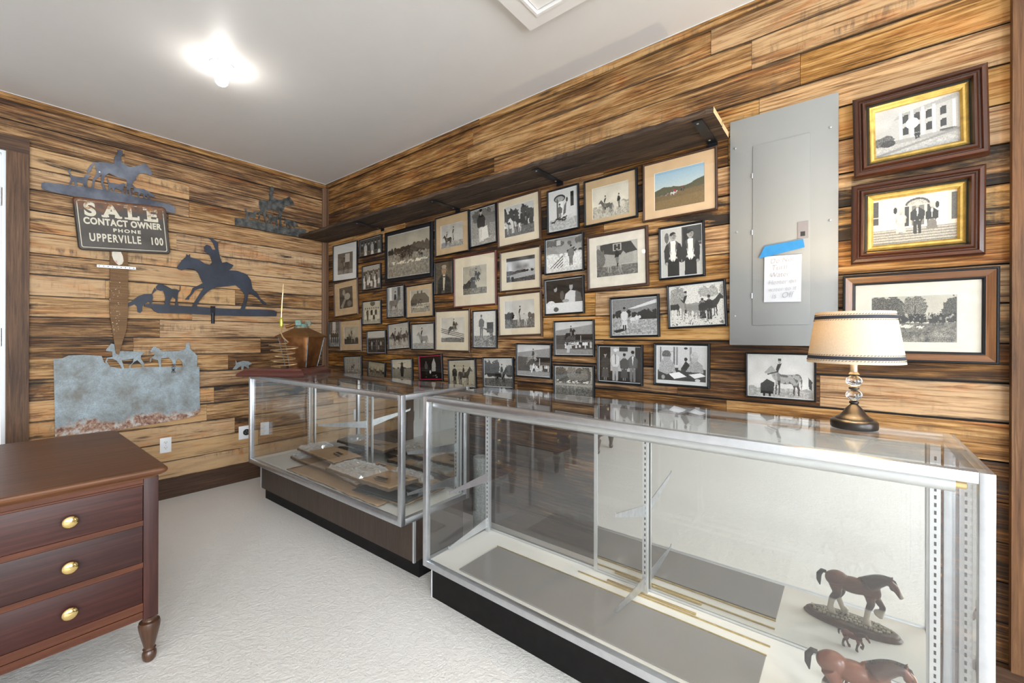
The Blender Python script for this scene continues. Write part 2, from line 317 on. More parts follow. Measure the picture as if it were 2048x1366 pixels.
# rusty sign enamel, galvanised sheet
m,nt,b=newmat('sign_enamel'); M['sign']=m; tc=N(nt,'ShaderNodeTexCoord').outputs['Object']
sx=N(nt,'ShaderNodeSeparateXYZ'); nt.links.new(tc,sx.inputs[0])
n2=noise(nt,tc,16,6,.7); e=math_(nt,'MULTIPLY',math_(nt,'SUBTRACT',sx.outputs[2],.06),3.2); k=math_(nt,'MULTIPLY',math_(nt,'SUBTRACT',math_(nt,'ADD',n2,e),.62),6,None,True)
c=mixc(nt,k,ramp(nt,noise(nt,tc,9,5),[(.3,(.045,.035,.028)),(.7,(.075,.062,.052))]),ramp(nt,noise(nt,tc,30,5),[(.3,(.10,.035,.014)),(.7,(.20,.08,.03))])); nt.links.new(c,b.inputs['Base Color']); b.inputs['Roughness'].default_value=.5
m,nt,b=newmat('sign_letter_enamel'); M['letters']=m; tc=N(nt,'ShaderNodeNewGeometry').outputs['Position']; sx=N(nt,'ShaderNodeSeparateXYZ'); nt.links.new(tc,sx.inputs[0])
n2=noise(nt,tc,38,6,.75); e=math_(nt,'MULTIPLY',math_(nt,'SUBTRACT',sx.outputs[2],2.07),2.4); k=math_(nt,'MULTIPLY',math_(nt,'SUBTRACT',math_(nt,'ADD',n2,e),.60),9,None,True)
c=mixc(nt,k,(.62,.57,.45),ramp(nt,n2,[(.4,(.10,.04,.02)),(.7,(.42,.18,.04))])); nt.links.new(c,b.inputs['Base Color']); b.inputs['Roughness'].default_value=.5
m,nt,b=newmat('galvanised_sheet'); M['galv']=m; tc=N(nt,'ShaderNodeTexCoord').outputs['Object']; sx=N(nt,'ShaderNodeSeparateXYZ'); nt.links.new(tc,sx.inputs[0])
c=ramp(nt,noise(nt,tc,9,7,.7,.4),[(.32,(.18,.17,.15)),(.5,(.27,.31,.33)),(.68,(.36,.43,.48))])
fine=noise(nt,tc,150,4,.7); c=mixc(nt,math_(nt,'MULTIPLY',math_(nt,'SUBTRACT',fine,.42),2.2,None,True),c,(.13,.15,.15))
lin=math_(nt,'SUBTRACT',math_(nt,'SUBTRACT',.645,sx.outputs[2]),math_(nt,'MULTIPLY',math_(nt,'ADD',sx.outputs[1],1.85),-.05)); nb=noise(nt,tc,7,5,.65)
k=math_(nt,'MULTIPLY',math_(nt,'ADD',lin,math_(nt,'MULTIPLY',math_(nt,'SUBTRACT',nb,.5),.20)),30,None,True)
c=mixc(nt,k,c,ramp(nt,noise(nt,tc,28,5,.7),[(.38,(.50,.49,.48)),(.5,(.36,.22,.15)),(.62,(.15,.06,.045))])); nt.links.new(c,b.inputs['Base Color']); b.inputs['Roughness'].default_value=.6; b.inputs['Metallic'].default_value=.15
# prints and coloured figurines carry their picture as a colour attribute
def attrmat(name,rough,coat=0):
    m,nt,b=newmat(name); a=N(nt,'ShaderNodeAttribute',attribute_name='pic'); nt.links.new(a.outputs['Color'],b.inputs['Base Color']); b.inputs['Roughness'].default_value=rough; b.inputs['Coat Weight'].default_value=coat; return m
M['print']=attrmat('photographic_print',.45); M['glaze']=attrmat('painted_figurine',.38,.15)
SHAPES={
'hunt_bar':((-1902,2193),(-1899,2212),(-1889,2221),(-1776,2233),(-1672,2244),(-1587,2249),(-1472,2243),(-1399,2241),(-1353,2239),(-1306,2237),(-1244,2237),(-1211,2221),(-1212,2172),(-1262,2176),(-1390,2196),(-1587,2175),(-1731,2168),(-1833,2166),(-1887,2172),(-1899,2179)),
'hunt_horse':((-1649,2425),(-1665,2416),(-1679,2394),(-1690,2366),(-1695,2347),(-1686,2340),(-1677,2352),(-1670,2382),(-1661,2405),(-1652,2411),(-1654,2397),(-1645,2364),(-1647,2344),(-1668,2302),(-1666,2278),(-1673,2237),(-1657,2238),(-1661,2269),(-1650,2308),(-1632,2333),(-1619,2352),(-1626,2325),(-1623,2285),(-1610,2240),(-1596,2243),(-1612,2293),(-1608,2335),(-1593,2360),(-1584,2370),(-1538,2355),(-1492,2351),(-1490,2338),(-1493,2285),(-1497,2239),(-1486,2241),(-1489,2275),(-1482,2288),(-1476,2240),(-1461,2243),(-1472,2280),(-1464,2314),(-1456,2348),(-1438,2369),(-1440,2384),(-1428,2409),(-1403,2425),(-1378,2427),(-1362,2419),(-1349,2427),(-1349,2446),(-1366,2476),(-1381,2493),(-1389,2504),(-1395,2493),(-1420,2478),(-1448,2459),(-1480,2446),(-1502,2459),(-1519,2473),(-1523,2508),(-1513,2519),(-1513,2548),(-1525,2556),(-1541,2546),(-1539,2518),(-1550,2507),(-1557,2487),(-1558,2445),(-1599,2440),(-1625,2435)),
'hunt_hound':((-1785,2322),(-1769,2342),(-1775,2323),(-1768,2308),(-1768,2295),(-1732,2300),(-1709,2305),(-1702,2322),(-1690,2331),(-1672,2324),(-1684,2313),(-1691,2291),(-1695,2260),(-1690,2238),(-1699,2235),(-1703,2255),(-1708,2235),(-1714,2235),(-1712,2265),(-1742,2266),(-1740,2236),(-1749,2233),(-1754,2258),(-1759,2264),(-1769,2249),(-1773,2232),(-1779,2231),(-1776,2252),(-1769,2273),(-1773,2296),(-1778,2309)),
'hunt_hound2':((-1593,2339),(-1584,2311),(-1580,2305),(-1557,2309),(-1531,2308),(-1509,2322),(-1494,2316),(-1505,2297),(-1511,2280),(-1504,2243),(-1515,2241),(-1521,2267),(-1553,2274),(-1559,2254),(-1551,2239),(-1561,2238),(-1569,2270),(-1580,2261),(-1582,2242),(-1587,2242),(-1586,2275),(-1588,2295),(-1597,2323)),
'hunt_hound3':((-1462,2330),(-1452,2317),(-1440,2307),(-1399,2311),(-1365,2298),(-1332,2274),(-1338,2261),(-1361,2269),(-1378,2278),(-1352,2238),(-1365,2237),(-1386,2266),(-1392,2244),(-1401,2243),(-1399,2273),(-1415,2274),(-1427,2240),(-1431,2254),(-1427,2276),(-1440,2278),(-1456,2266),(-1462,2272),(-1452,2296),(-1464,2314)),
'small_bar':((-807,2227),(-749,2235),(-646,2237),(-539,2232),(-426,2229),(-309,2237),(-219,2250),(-206,2245),(-214,2201),(-292,2164),(-387,2165),(-502,2163),(-611,2165),(-715,2171),(-806,2169)),
'small_horse':((-620,2421),(-593,2433),(-539,2441),(-534,2466),(-539,2500),(-532,2533),(-527,2566),(-514,2577),(-501,2569),(-499,2538),(-506,2497),(-499,2475),(-472,2468),(-438,2473),(-408,2490),(-381,2509),(-363,2526),(-349,2505),(-325,2479),(-323,2450),(-349,2442),(-388,2435),(-400,2422),(-415,2388),(-430,2353),(-436,2287),(-428,2229),(-449,2229),(-455,2323),(-455,2371),(-502,2360),(-539,2367),(-561,2346),(-568,2313),(-551,2231),(-568,2230),(-586,2294),(-593,2323),(-611,2304),(-616,2235),(-629,2235),(-623,2293),(-630,2311),(-607,2335),(-615,2357),(-622,2390)),
'small_hound':((-735,2321),(-725,2334),(-715,2303),(-667,2303),(-653,2321),(-636,2317),(-625,2312),(-646,2296),(-650,2264),(-653,2233),(-662,2234),(-665,2261),(-694,2262),(-700,2233),(-710,2232),(-715,2243),(-723,2231),(-732,2233),(-722,2264),(-722,2290)),
'small_hound2':((-564,2322),(-539,2316),(-509,2307),(-483,2305),(-465,2329),(-453,2312),(-468,2292),(-466,2231),(-479,2232),(-483,2261),(-513,2263),(-516,2233),(-524,2233),(-528,2260),(-542,2231),(-548,2234),(-542,2280)),
'small_hound3':((-409,2329),(-399,2303),(-368,2306),(-325,2303),(-293,2285),(-280,2263),(-293,2256),(-313,2273),(-307,2235),(-321,2236),(-341,2267),(-348,2233),(-360,2233),(-376,2264),(-380,2231),(-390,2231),(-392,2269),(-415,2260),(-411,2277),(-399,2287)),
'fox_bar':((-1392,1466),(-1358,1471),(-1204,1468),(-1049,1465),(-881,1461),(-637,1466),(-505,1466),(-474,1453),(-481,1413),(-701,1404),(-938,1403),(-1101,1408),(-1315,1406),(-1339,1422),(-1357,1445),(-1394,1449)),
'fox_horse':((-1142,1872),(-1129,1864),(-1119,1876),(-1116,1850),(-1069,1844),(-1020,1815),(-987,1810),(-971,1832),(-985,1882),(-1004,1902),(-1023,1912),(-1026,1947),(-1010,1968),(-985,1963),(-968,1934),(-946,1937),(-963,1984),(-982,2013),(-1007,2028),(-971,2025),(-929,1999),(-929,1950),(-914,1873),(-900,1838),(-868,1849),(-845,1839),(-818,1829),(-830,1804),(-851,1781),(-791,1785),(-717,1763),(-686,1718),(-673,1643),(-635,1611),(-609,1563),(-559,1524),(-563,1510),(-589,1519),(-635,1569),(-698,1609),(-708,1584),(-717,1528),(-730,1462),(-766,1461),(-736,1541),(-733,1589),(-766,1634),(-803,1662),(-879,1644),(-953,1628),(-998,1594),(-1036,1546),(-1073,1480),(-1068,1461),(-1105,1465),(-1084,1511),(-1047,1584),(-1025,1624),(-1084,1597),(-1105,1560),(-1123,1533),(-1123,1518),(-1151,1516),(-1136,1539),(-1115,1566),(-1100,1611),(-1033,1656),(-1052,1699),(-1063,1730),(-1090,1762),(-1137,1759),(-1172,1742),(-1195,1748),(-1198,1767),(-1172,1817),(-1144,1852)),
'fox_hound':((-1328,1597),(-1316,1619),(-1295,1627),(-1266,1612),(-1232,1593),(-1202,1593),(-1185,1585),(-1182,1622),(-1177,1617),(-1180,1585),(-1192,1569),(-1195,1534),(-1197,1497),(-1191,1468),(-1212,1468),(-1209,1515),(-1227,1538),(-1242,1500),(-1246,1468),(-1276,1468),(-1271,1529),(-1285,1576),(-1300,1572),(-1321,1579)),
'fox_fox':((-1333,1595),(-1323,1576),(-1347,1544),(-1342,1518),(-1347,1493),(-1351,1467),(-1361,1469),(-1365,1492),(-1379,1479),(-1393,1467),(-1404,1448),(-1404,1419),(-1415,1401),(-1429,1406),(-1433,1447),(-1447,1463),(-1482,1441),(-1499,1452),(-1455,1492),(-1424,1526),(-1393,1541),(-1351,1547)),
'sheet':((-1846,1082),(-1809,1085),(-1777,1104),(-1700,1105),(-1619,1095),(-1607,1050),(-1579,1022),(-1522,1002),(-1394,1005),(-1161,996),(-1054,990),(-1051,713),(-1046,632),(-1084,600),(-1256,583),(-1534,569),(-1602,567),(-1754,575),(-1838,577)),
'sheet_horse':((-1597,1137),(-1571,1180),(-1551,1174),(-1543,1130),(-1506,1126),(-1438,1122),(-1394,1118),(-1399,1103),(-1410,1092),(-1412,1070),(-1394,1035),(-1394,997),(-1403,998),(-1405,1024),(-1431,1059),(-1446,1048),(-1466,1024),(-1468,993),(-1476,994),(-1476,1016),(-1455,1043),(-1451,1071),(-1485,1064),(-1516,1063),(-1508,1029),(-1501,995),(-1512,996),(-1522,1024),(-1543,1061),(-1563,1073),(-1587,1074),(-1593,1055),(-1577,1021),(-1585,1019),(-1601,1053),(-1591,1082),(-1563,1087),(-1565,1122),(-1595,1129)),
'sheet_carriage':((-1357,1125),(-1336,1160),(-1304,1136),(-1290,1118),(-1186,1118),(-1146,1132),(-1141,1175),(-1121,1184),(-1114,1131),(-1085,1100),(-1067,1075),(-1070,985),(-1161,990),(-1166,1036),(-1190,1061),(-1205,1043),(-1207,993),(-1217,993),(-1229,1045),(-1248,1069),(-1295,1065),(-1295,997),(-1304,998),(-1313,1054),(-1350,1067),(-1354,1041),(-1361,1044),(-1359,1070),(-1336,1084),(-1334,1113),(-1354,1114)),
'small_fox':((-818,954),(-795,991),(-797,1033),(-785,1008),(-741,1023),(-699,1016),(-670,994),(-696,982),(-693,946),(-712,966),(-732,977),(-738,949),(-753,950),(-754,978),(-772,969),(-789,952)),
'stake':((-1580,1820),(-1493,1834),(-1486,1740),(-1486,1473),(-1486,1397),(-1494,1279),(-1534,1102),(-1547,1109),(-1568,1278),(-1581,1393)),
'paper':((-1571,1820),(-1544,1836),(-1525,1828),(-1514,1798),(-1510,1764),(-1518,1741),(-1535,1730),(-1552,1747),(-1564,1768),(-1571,1795)),
}
FR={'A':(0.363,1.93,0.418,0.348,-0.3),
'B':(0.776,2.022,0.341,0.163,1.1),
'C':(0.794,1.751,0.28,0.22,1.3),
'D':(0.379,1.589,0.412,0.332,3.0),
'E':(0.799,1.442,0.28,0.21,1.1),
'F':(0.179,1.254,0.203,0.249,0.5),
'G':(0.466,1.242,0.355,0.286,2.1),
'H':(0.869,1.185,0.28,0.205,2.0),
'I':(1.296,1.896,0.602,0.42,0.2),
'J':(1.138,1.52,0.234,0.263,1.4),
'K':(1.442,1.512,0.326,0.26,1.7),
'L':(1.18,1.238,0.283,0.218,4.2),
'M':(1.483,1.235,0.274,0.207,1.6),
'N':(1.802,1.978,0.351,0.292,1.0),
'O':(2.108,1.989,0.246,0.266,2.5),
'P':(1.719,1.669,0.196,0.243,0.3),
'Q':(2.029,1.625,0.404,0.365,0.9),
'R':(1.81,1.278,0.359,0.305,0.2),
'S':(2.125,1.286,0.222,0.26,0.7),
'T':(0.503,0.965,0.291,0.178,3.1),
'U':(0.871,0.936,0.257,0.166,-2.9),
'V':(1.225,0.969,0.274,0.175,2.8),
'W':(1.573,0.999,0.27,0.2,4.1),
'X':(1.91,0.972,0.275,0.206,3.4),
'Y':(2.245,0.998,0.266,0.207,1.9),
'AA':(2.412,1.978,0.347,0.315,2.0),
'AB':(2.742,1.985,0.216,0.26,1.2),
'AC':(3.041,1.989,0.313,0.261,1.2),
'AD':(3.404,1.978,0.356,0.299,0.5),
'AE':(2.749,1.72,0.266,0.218,1.0),
'AF':(3.419,1.657,0.218,0.265,1.1),
'AG':(3.08,1.652,0.353,0.312,1.4),
'AH':(2.426,1.661,0.325,0.264,0.8),
'AI':(2.423,1.377,0.348,0.277,1.8),
'AJ':(2.75,1.477,0.272,0.218,1.5),
'AK':(2.817,1.228,0.267,0.209,1.0),
'AL':(2.532,1.089,0.269,0.212,-0.2),
'AM':(3.179,1.344,0.27,0.217,1.3),
'AN':(3.488,1.392,0.269,0.218,2.5),
'AO':(3.098,1.09,0.262,0.213,0.0),
'AP':(3.419,1.101,0.266,0.213,-0.1),
'AQ':(2.817,0.98,0.27,0.19,0.5),
'AR':(3.83,1.071,0.257,0.2,0.2),
'AS':(4.253,2.011,0.357,0.308,1.1),
'AT':(4.247,1.674,0.356,0.305,-0.2),
'AU':(4.251,1.314,0.416,0.331,-0.2)}
# ================================================================ room shell
def planks(name,axis,sgn,lo,hi,z0,rows,rowh,mat,skip=(),specials={},seed=1,top=None):
    """boards laid along a wall; axis 'x' = wall at y=0, axis 'y' = wall at x=0; specials: row -> list of (start,tone,char)"""
    rs=random.Random(seed); mb=MB()
    for r in range(rows):
        za=z0+r*rowh; zb=za+rowh
        if top and zb>top: zb=top
        cuts=[lo]; sp=specials.get(r)
        if sp:
            segs=[(sp[i][0],(sp[i+1][0] if i+1<len(sp) else hi),sp[i][1],sp[i][2]) for i in range(len(sp))]
        else:
            x=lo-rs.uniform(0,1.0); segs=[]
            while x<hi:
                L=rs.uniform(.9,2.4); t=min(.8,max(.28,rs.gauss(.57,.14))); g=rs.choice([0,0,.15,.35,.55]); segs.append((max(lo,x),min(hi,x+L),t,g)); x+=L
        for a,b2,t,g in segs:
            if b2-a<.01: continue
            d=rs.uniform(-.0025,.0035); gp=rs.choice([.0015,.002,.003,.0042]); tint=(t,g,rs.random()*(.5 if axis=='y' else 1))
            def put(a_,b_,c_,d_):
                if axis=='x': mb.box(a_,b_,-.0+(-d)-.001,.02,c_,d_,tint)
                else: mb.box(-.02,.001+d,a_,b_,c_,d_,tint)
            cut=False
            for (s0,s1,t0,t1) in skip:
                if b2>s0 and a<s1 and zb>t0 and za<t1:
                    cut=True
                    if a<s0: put(a+.0006,s0,za+gp,zb-gp)
                    if b2>s1: put(s1,b2-.0006,za+gp,zb-gp)
                    if zb>t1+.005: put(max(a,s0),min(b2,s1),max(za,t1)+gp,zb-gp)
            if not cut: put(a+.0006,b2-.0006,za+gp,zb-gp)
    # dark lath behind the gaps
    if axis=='x': mb.box(lo,hi,.02,.06,0,CEIL,(0,1,0),1)
    else:
        for (s0,s1,t0,t1) in skip[:1]:
            mb.box(-.06,-.02,lo,s0,0,CEIL,(0,1,0),1); mb.box(-.06,-.02,s1,hi,0,CEIL,(0,1,0),1); mb.box(-.06,-.02,s0,s1,t1,CEIL,(0,1,0),1)
    return mb.obj(name,[mat,M['slotdark']],kind='structure')
RH=.1345
specR={0:[(0,.40,.1),(2.1,.36,.2),(4.1,.40,.3)],1:[(0,.40,.2),(1.6,.34,.1),(3.3,.42,.3)],2:[(0,.38,.3),(2.6,.36,.2)],3:[(0,.36,.4),(2.75,.42,.3),(3.9,.42,.2)],4:[(0,.45,.2),(2.7,.40,.55),(4.0,.40,.3)],
5:[(0,.5,.3),(2.9,.42,.4),(4.2,.46,.3)],6:[(0,.5,.2),(2.4,.50,.1),(3.62,.66,.25)],7:[(0,.5,.2),(1.7,.55,.3),(3.4,.50,.25),(3.97,.72,.35)],
8:[(0,.52,.3),(2.0,.58,.2),(3.0,.44,.35)],9:[(0,.52,.2),(1.4,.60,.2),(2.6,.70,.15),(3.95,.66,.5)],10:[(0,.5,.4),(1.9,.62,.2),(2.95,.68,.15),(3.6,.60,.2)],11:[(0,.5,.5),(2.3,.62,.3),(3.1,.56,.3)],
12:[(0,.50,.5),(1.6,.5,.6),(2.9,.66,.55),(4.0,.76,.74)],13:[(0,.52,.55),(1.2,.45,.65),(3.0,.64,.6),(4.0,.62,.80)],14:[(0,.44,.6),(1.8,.4,.7),(3.5,.64,.42),(4.1,.68,.2)],
15:[(0,.66,.1),(1.25,.52,.3),(3.0,.46,.2),(3.625,.70,.1)],16:[(0,.66,.05),(1.42,.52,.3),(2.88,.66,.1),(3.75,.68,.0)],17:[(0,.52,.3),(.75,.5,.1),(2.2,.56,.2),(3.9,.62,.1)],18:[(0,.58,.2),(1.95,.62,.3),(3.72,.70,.1)],19:[(0,.56,.3),(2.0,.6,.1),(3.55,.66,.2)]}
Y0,Y1,DZ=-2.98,-2.047,2.372
specL={0:[(YN,.7,.2),(-1.18,.55,.3)],1:[(YN,.8,.2)],2:[(YN,.82,.3),(-.62,.6,.3)],3:[(YN,.80,.35),(-.8,.55,.6)],4:[(YN,.72,.55),(-1.0,.62,.3)],5:[(YN,.72,.5),(-.95,.58,.6)],6:[(YN,.62,.55),(-1.05,.6,.35),(-.5,.6,.3)],
7:[(YN,.64,.5),(-.85,.5,.6)],8:[(YN,.50,.5),(-1.45,.66,.15),(-.6,.46,.35)],9:[(YN,.56,.4),(-1.3,.72,.2)],10:[(YN,.72,.45),(-1.1,.70,.3)],11:[(YN,.76,.3),(-1.6,.74,.1),(-.8,.6,.5)],12:[(YN,.72,.4),(-1.0,.74,.2)],
13:[(YN,.76,.15),(-.9,.72,.5)],14:[(YN,.70,.52),(-1.2,.72,.45)],15:[(YN,.58,.55),(-1.25,.60,.3)],16:[(YN,.62,.2),(-1.12,.60,.35)],17:[(YN,.70,.5),(-1.12,.55,.4),(-.5,.5,.2)],18:[(YN,.52,.2),(-1.5,.56,.1)],19:[(YN,.5,.2)]}
planks('wall_right','x',1,0,XE,.01,20,RH,M['barn'],specials=specR,seed=5,top=CEIL)
planks('wall_left','y',1,YN,0,.012,20,RH,M['barn'],skip=[(Y0,Y1,0,DZ)],specials=specL,seed=9,top=CEIL)
mb=MB(); mb.box(-.06,XE+.06,YN-.06,.06,-.08,0,rnd=False); mb.obj('floor',M['floor'],kind='structure')
mb=MB(); mb.box(-.06,XE+.06,YN-.06,.06,CEIL,CEIL+.08,rnd=False); mb.obj('ceiling',M['ceiling'],kind='structure')
def holed(name,axis,pos,lo,hi,holes,out):
    mb=MB(); xs=sorted({lo,hi,*[h[0] for h in holes],*[h[1] for h in holes]})
    for a,b2 in zip(xs[:-1],xs[1:]):
        hs=[h for h in holes if h[0]<=a+1e-6 and h[1]>=b2-1e-6]; segs=[(0,CEIL)] if not hs else [(0,hs[0][2]),(hs[0][3],CEIL)]
        for z0,z1 in segs:
            if axis=='x': mb.box(a,b2,pos-out,pos,z0,z1)
            else: mb.box(pos,pos+out,a,b2,z0,z1)
    return mb.obj(name,M['wallpaint'],kind='structure')
holed('wall_back','x',YN,0,XE,[],.06)
WY=[(-5.95,-4.65),(-3.95,-2.65),(-1.95,-.65)]
holed('wall_end','y',XE,YN,0,[(a,b2,.75,2.25) for a,b2 in WY],.06)
def window(n,axis,pos,a,b2,z0,z1):
    mb=MB(); t=.05
    def bx(u0,u1,d0,d1,c0,c1,m=0):
        if axis=='x': mb.box(u0,u1,pos+d0,pos+d1,c0,c1,mat=m)
        else: mb.box(pos-d1,pos-d0,u0,u1,c0,c1,mat=m)
    for u0,u1,c0,c1 in ((a-t,a,z0-t,z1+t),(b2,b2+t,z0-t,z1+t),(a,b2,z0-t,z0),(a,b2,z1,z1+t)): bx(u0,u1,0.001,.02,c0,c1)
    mid=(a+b2)/2; zm=(z0+z1)/2
    bx(mid-.02,mid+.02,-.04,-.01,z0,z1); bx(a,mid-.02,-.04,-.01,zm-.02,zm+.02); bx(mid+.02,b2,-.04,-.01,zm-.02,zm+.02)
    w=mb.obj('window_%d'%n,M['doorwhite'],kind='structure')
    mb=MB(); s=mb
    if axis=='x': mb.box(a,b2,pos-.056,pos-.05,z0,z1)
    else: mb.box(pos+.05,pos+.056,a,b2,z0,z1)
    mb.obj('window_pane',M['winglass'],w)
for k,(a,b2) in enumerate(WY): window(k+1,'y',XE,a,b2,.75,2.25)
# trim
mb=MB(); mb.box(.022,4.484+.16,-.019,-.004,0,.136,(.35,.1,.6)); mb.box(4.644,XE,-.019,-.004,0,.136,(.4,.1,.5)); mb.obj('baseboard_right',M['trimwood'],kind='structure')
mb=MB(); mb.box(.005,.020,-1.952,-.022,0,.148,(.34,.2,.5)); mb.box(.005,.020,YN,Y0-.1,0,.148,(.34,.2,.5)); mb.obj('baseboard_left',M['trimwood'],kind='structure')
def crown(name,axis,lo,hi):
    mb=MB(); x=lo
    while x<hi:
        e=min(hi,x+random.uniform(1.6,2.6)); tn=(random.uniform(.5,.7),random.choice([0,.3,.5]),.7)
        if axis=='x': mb.box(x,e-.001,-.022,-.004,2.683,2.7235,tn)
        else: mb.box(.005,.022,x,e-.001,2.683,2.7235,tn)
        x=e
    mb.obj(name,M['barn'],kind='structure')
mb=MB(); mb.box(.004,4.484,-.0245,-.0225,2.7235,CEIL-.0002); mb.obj('trim_8',M['doorwhite'],kind='structure')
mb=MB(); mb.box(.0225,.0245,YN,-.0255,2.7235,CEIL-.0002); mb.obj('trim_9',M['doorwhite'],kind='structure')
crown('trim_1','x',.02,4.484); crown('trim_2','y',YN,-.02)
mb=MB()
pr=[(.0045,-.0045),(.05,-.0045),(.05,-.012),(.040,-.018),(.033,-.020),(.020,-.033),(.018,-.040),(.012,-.05),(.0045,-.05)]
mb.prism(pr,lambda a,b,t:(a,b,t),0.001,2.684,tint=(.55,.1,.4)); o=mb.obj('trim_3',M['trimwood'],kind='structure')
me=o.data
mb=MB(); mb.box(4.484,4.70,-.034,-.004,.137,2.7235,(.60,0,.75)); mb.obj('trim_4',M['trimwood'],kind='structure')
# door and casing in the left wall
mb=MB(); mb.box(.005,.024,Y1,-1.952,0.0,DZ,(.52,0,.35)); mb.box(.005,.024,Y0-.095,Y0,0,DZ,(.5,0,.35)); mb.box(.005,.025,Y0-.095,-1.952,DZ,DZ+.092,(.42,.2,.35)); mb.obj('trim_5',M['trimwood'],kind='structure')
mb=MB(); mb.box(-.06,.004,Y1-.018,Y1,0,DZ); mb.box(-.06,.004,Y0,Y0+.018,0,DZ); mb.box(-.06,.004,Y0+.018,Y1-.018,DZ-.018,DZ); mb.obj('trim_6',M['doorwhite'],kind='structure')
mb=MB(); mb.box(-.045,-.004,Y0+.021,Y1-.021,.008,DZ-.021)
for a,b2 in ((Y0+.12,-2.56),(-2.48,Y1-.12)):
    for c0,c1 in ((.22,.95),(1.1,2.2)): mb.box(-.004,.002,a,b2,c0,c1,bev=.004)
dr=mb.obj('door_1',M['doorwhite'],kind='structure')
for z in (2.03,1.17,.22):
    mb=MB(); mb.box(-.002,.006,Y1-.034,Y1-.006,z,z+.11); mb.lathe((.009,Y1-.020,z),[(.006,0),(.006,.11)],10); mb.obj('hinge',M['steel'],dr)
mb=MB(); mb.lathe((.0,Y0+.09,1.0),[(.03,0),(.03,.006),(.012,.01),(.012,.035),(.028,.045),(.03,.06),(.02,.07),(0,.072)],20,axis='x'); mb.obj('door_handle',M['brass'],dr)
# attic hatch in the ceiling
mb=MB(); hx0,hx1,hy0,hy1=2.866,3.75,-1.25,-.509; tw=.078; zt=2.700
mb.box(hx0,hx0+tw,hy0,hy1,zt,CEIL-.001); mb.box(hx1-tw,hx1,hy0,hy1,zt,CEIL-.001); mb.box(hx0+tw,hx1-tw,hy1-tw+.02,hy1,zt,CEIL-.001); mb.box(hx0+tw,hx1-tw,hy0,hy0+tw,zt,CEIL-.001)
mb.box(hx0+tw,hx0+tw+.012,hy0+tw,hy1-tw+.02,zt-.004,CEIL-.001); mb.box(hx0+tw+.012,hx1-tw,hy1-tw+.008,hy1-tw+.02,zt-.004,CEIL-.001)
hm=mb.obj('trim_7',M['hatchpaint'],kind='structure')
mb=MB(); mb.box(hx0+tw+.016,hx1-tw-.004,hy0+tw+.004,hy1-tw+.002,zt+.012,CEIL-.002); mb.obj('hatch_panel',M['hatchpaint'],hm)
# ================================================================ ceiling bulbs
def lampholder(x,y,label,bm_='bulb'):
    t=thing('ceiling_bulb',label,'light fixture',(x,y,CEIL-.001),(0,0,0),'bare bulbs on the ceiling')
    mb=MB(); mb.lathe((0,0,0),[(0,0),(.057,0),(.057,-.004),(.052,-.008),(.034,-.014),(.026,-.022),(.023,-.036),(.021,-.04),(0,-.04)],40); mb.obj('lampholder',M['porcelain'],t)
    mb=MB(); mb.lathe((0,0,0),[(.0175,-.0405),(.0175,-.05),(.022,-.058)],24); mb.obj('bulb_collar',M['whiteplastic'],t)
    mb=MB(); mb.lathe((0,0,0),[(.020,-.056),(.028,-.068),(.031,-.082),(.029,-.096),(.020,-.108),(.009,-.113),(0,-.114)],28); mb.obj('bulb',M[bm_],t)
lampholder(1.359,-1.321,'white porcelain ceiling lampholder with glowing bulb, above the copper still')
lampholder(4.38,-1.70,'white porcelain ceiling lampholder with glowing bulb, beyond the attic hatch','bulbdim')
lampholder(1.4,-4.7,'added unseen fill light built as a ceiling lampholder and bulb, far behind the desk','bulbdim')  # extra bulb out of view, added as fill for the room
lampholder(4.38,-4.7,'added unseen fill light built as a ceiling lampholder and bulb, at the far back','bulbdim')  # second added fill bulb, unseen, brightens the back half
# ================================================================ shelf
sh=thing('wall_shelf','long rough barn-board shelf over the photographs with pale cut end','shelf',(0,0,2.156))
mb=MB()
def edgeboard(y0,y1,z0,z1,seed):
    rs=random.Random(seed); n=120; V=[];F=[];U=[]
    x0,x1=.024,3.628
    for i in range(n+1):
        x=x0+(x1-x0)*i/n; j=rs.uniform(-.003,.003); k=rs.uniform(-.0025,.0025)
        V+=[(x,y0+j,z0+k*.4),(x,y1,z0),(x,y1,z1),(x,y0+j*1.2+rs.uniform(0,.004),z1+k)]
    for i in range(n):
        a=i*4; 
        for q in range(4):
            f=[a+q,a+(q+1)%4,a+4+(q+1)%4,a+4+q]; F.append(f); U.append([(V[t][0],V[t][1]+V[t][2]*1.0+seed) for t in f])
    F+=[[0,1,2,3],[n*4+3,n*4+2,n*4+1,n*4]]; U+=[[(V[t][1],V[t][2]) for t in F[-2]],[(V[t][1],V[t][2]) for t in F[-1]]]
    mb.add(V,F[:-1],U[:-1],(.42,.45,.3),0); mb.add(V,[F[-1]],[U[-1]],(.7,0,.8),1)
edgeboard(-.285,-.140,0,.025,1); edgeboard(-.136,-.006,-.004,.022,2)
mb.obj('shelf_board',[M['shelfwood'],M['endgrain']],sh)
for x in (3.56,2.72,1.86,.95):
    br=MB(); br.box(x-.021,x+.021,-.265,-.012,-.0095,-.0045); br.box(x-.021,x+.021,-.012,-.007,-.026,-.0045)
    o=br.obj('shelf_bracket',M['black'],sh)
    for y in (-.245,-.05):
        s=MB(); s.lathe((x-.004,y,-.0095),[(.0,-.003),(.004,-.002),(.0055,0)],10); s.obj('screw',M['steel'],o)
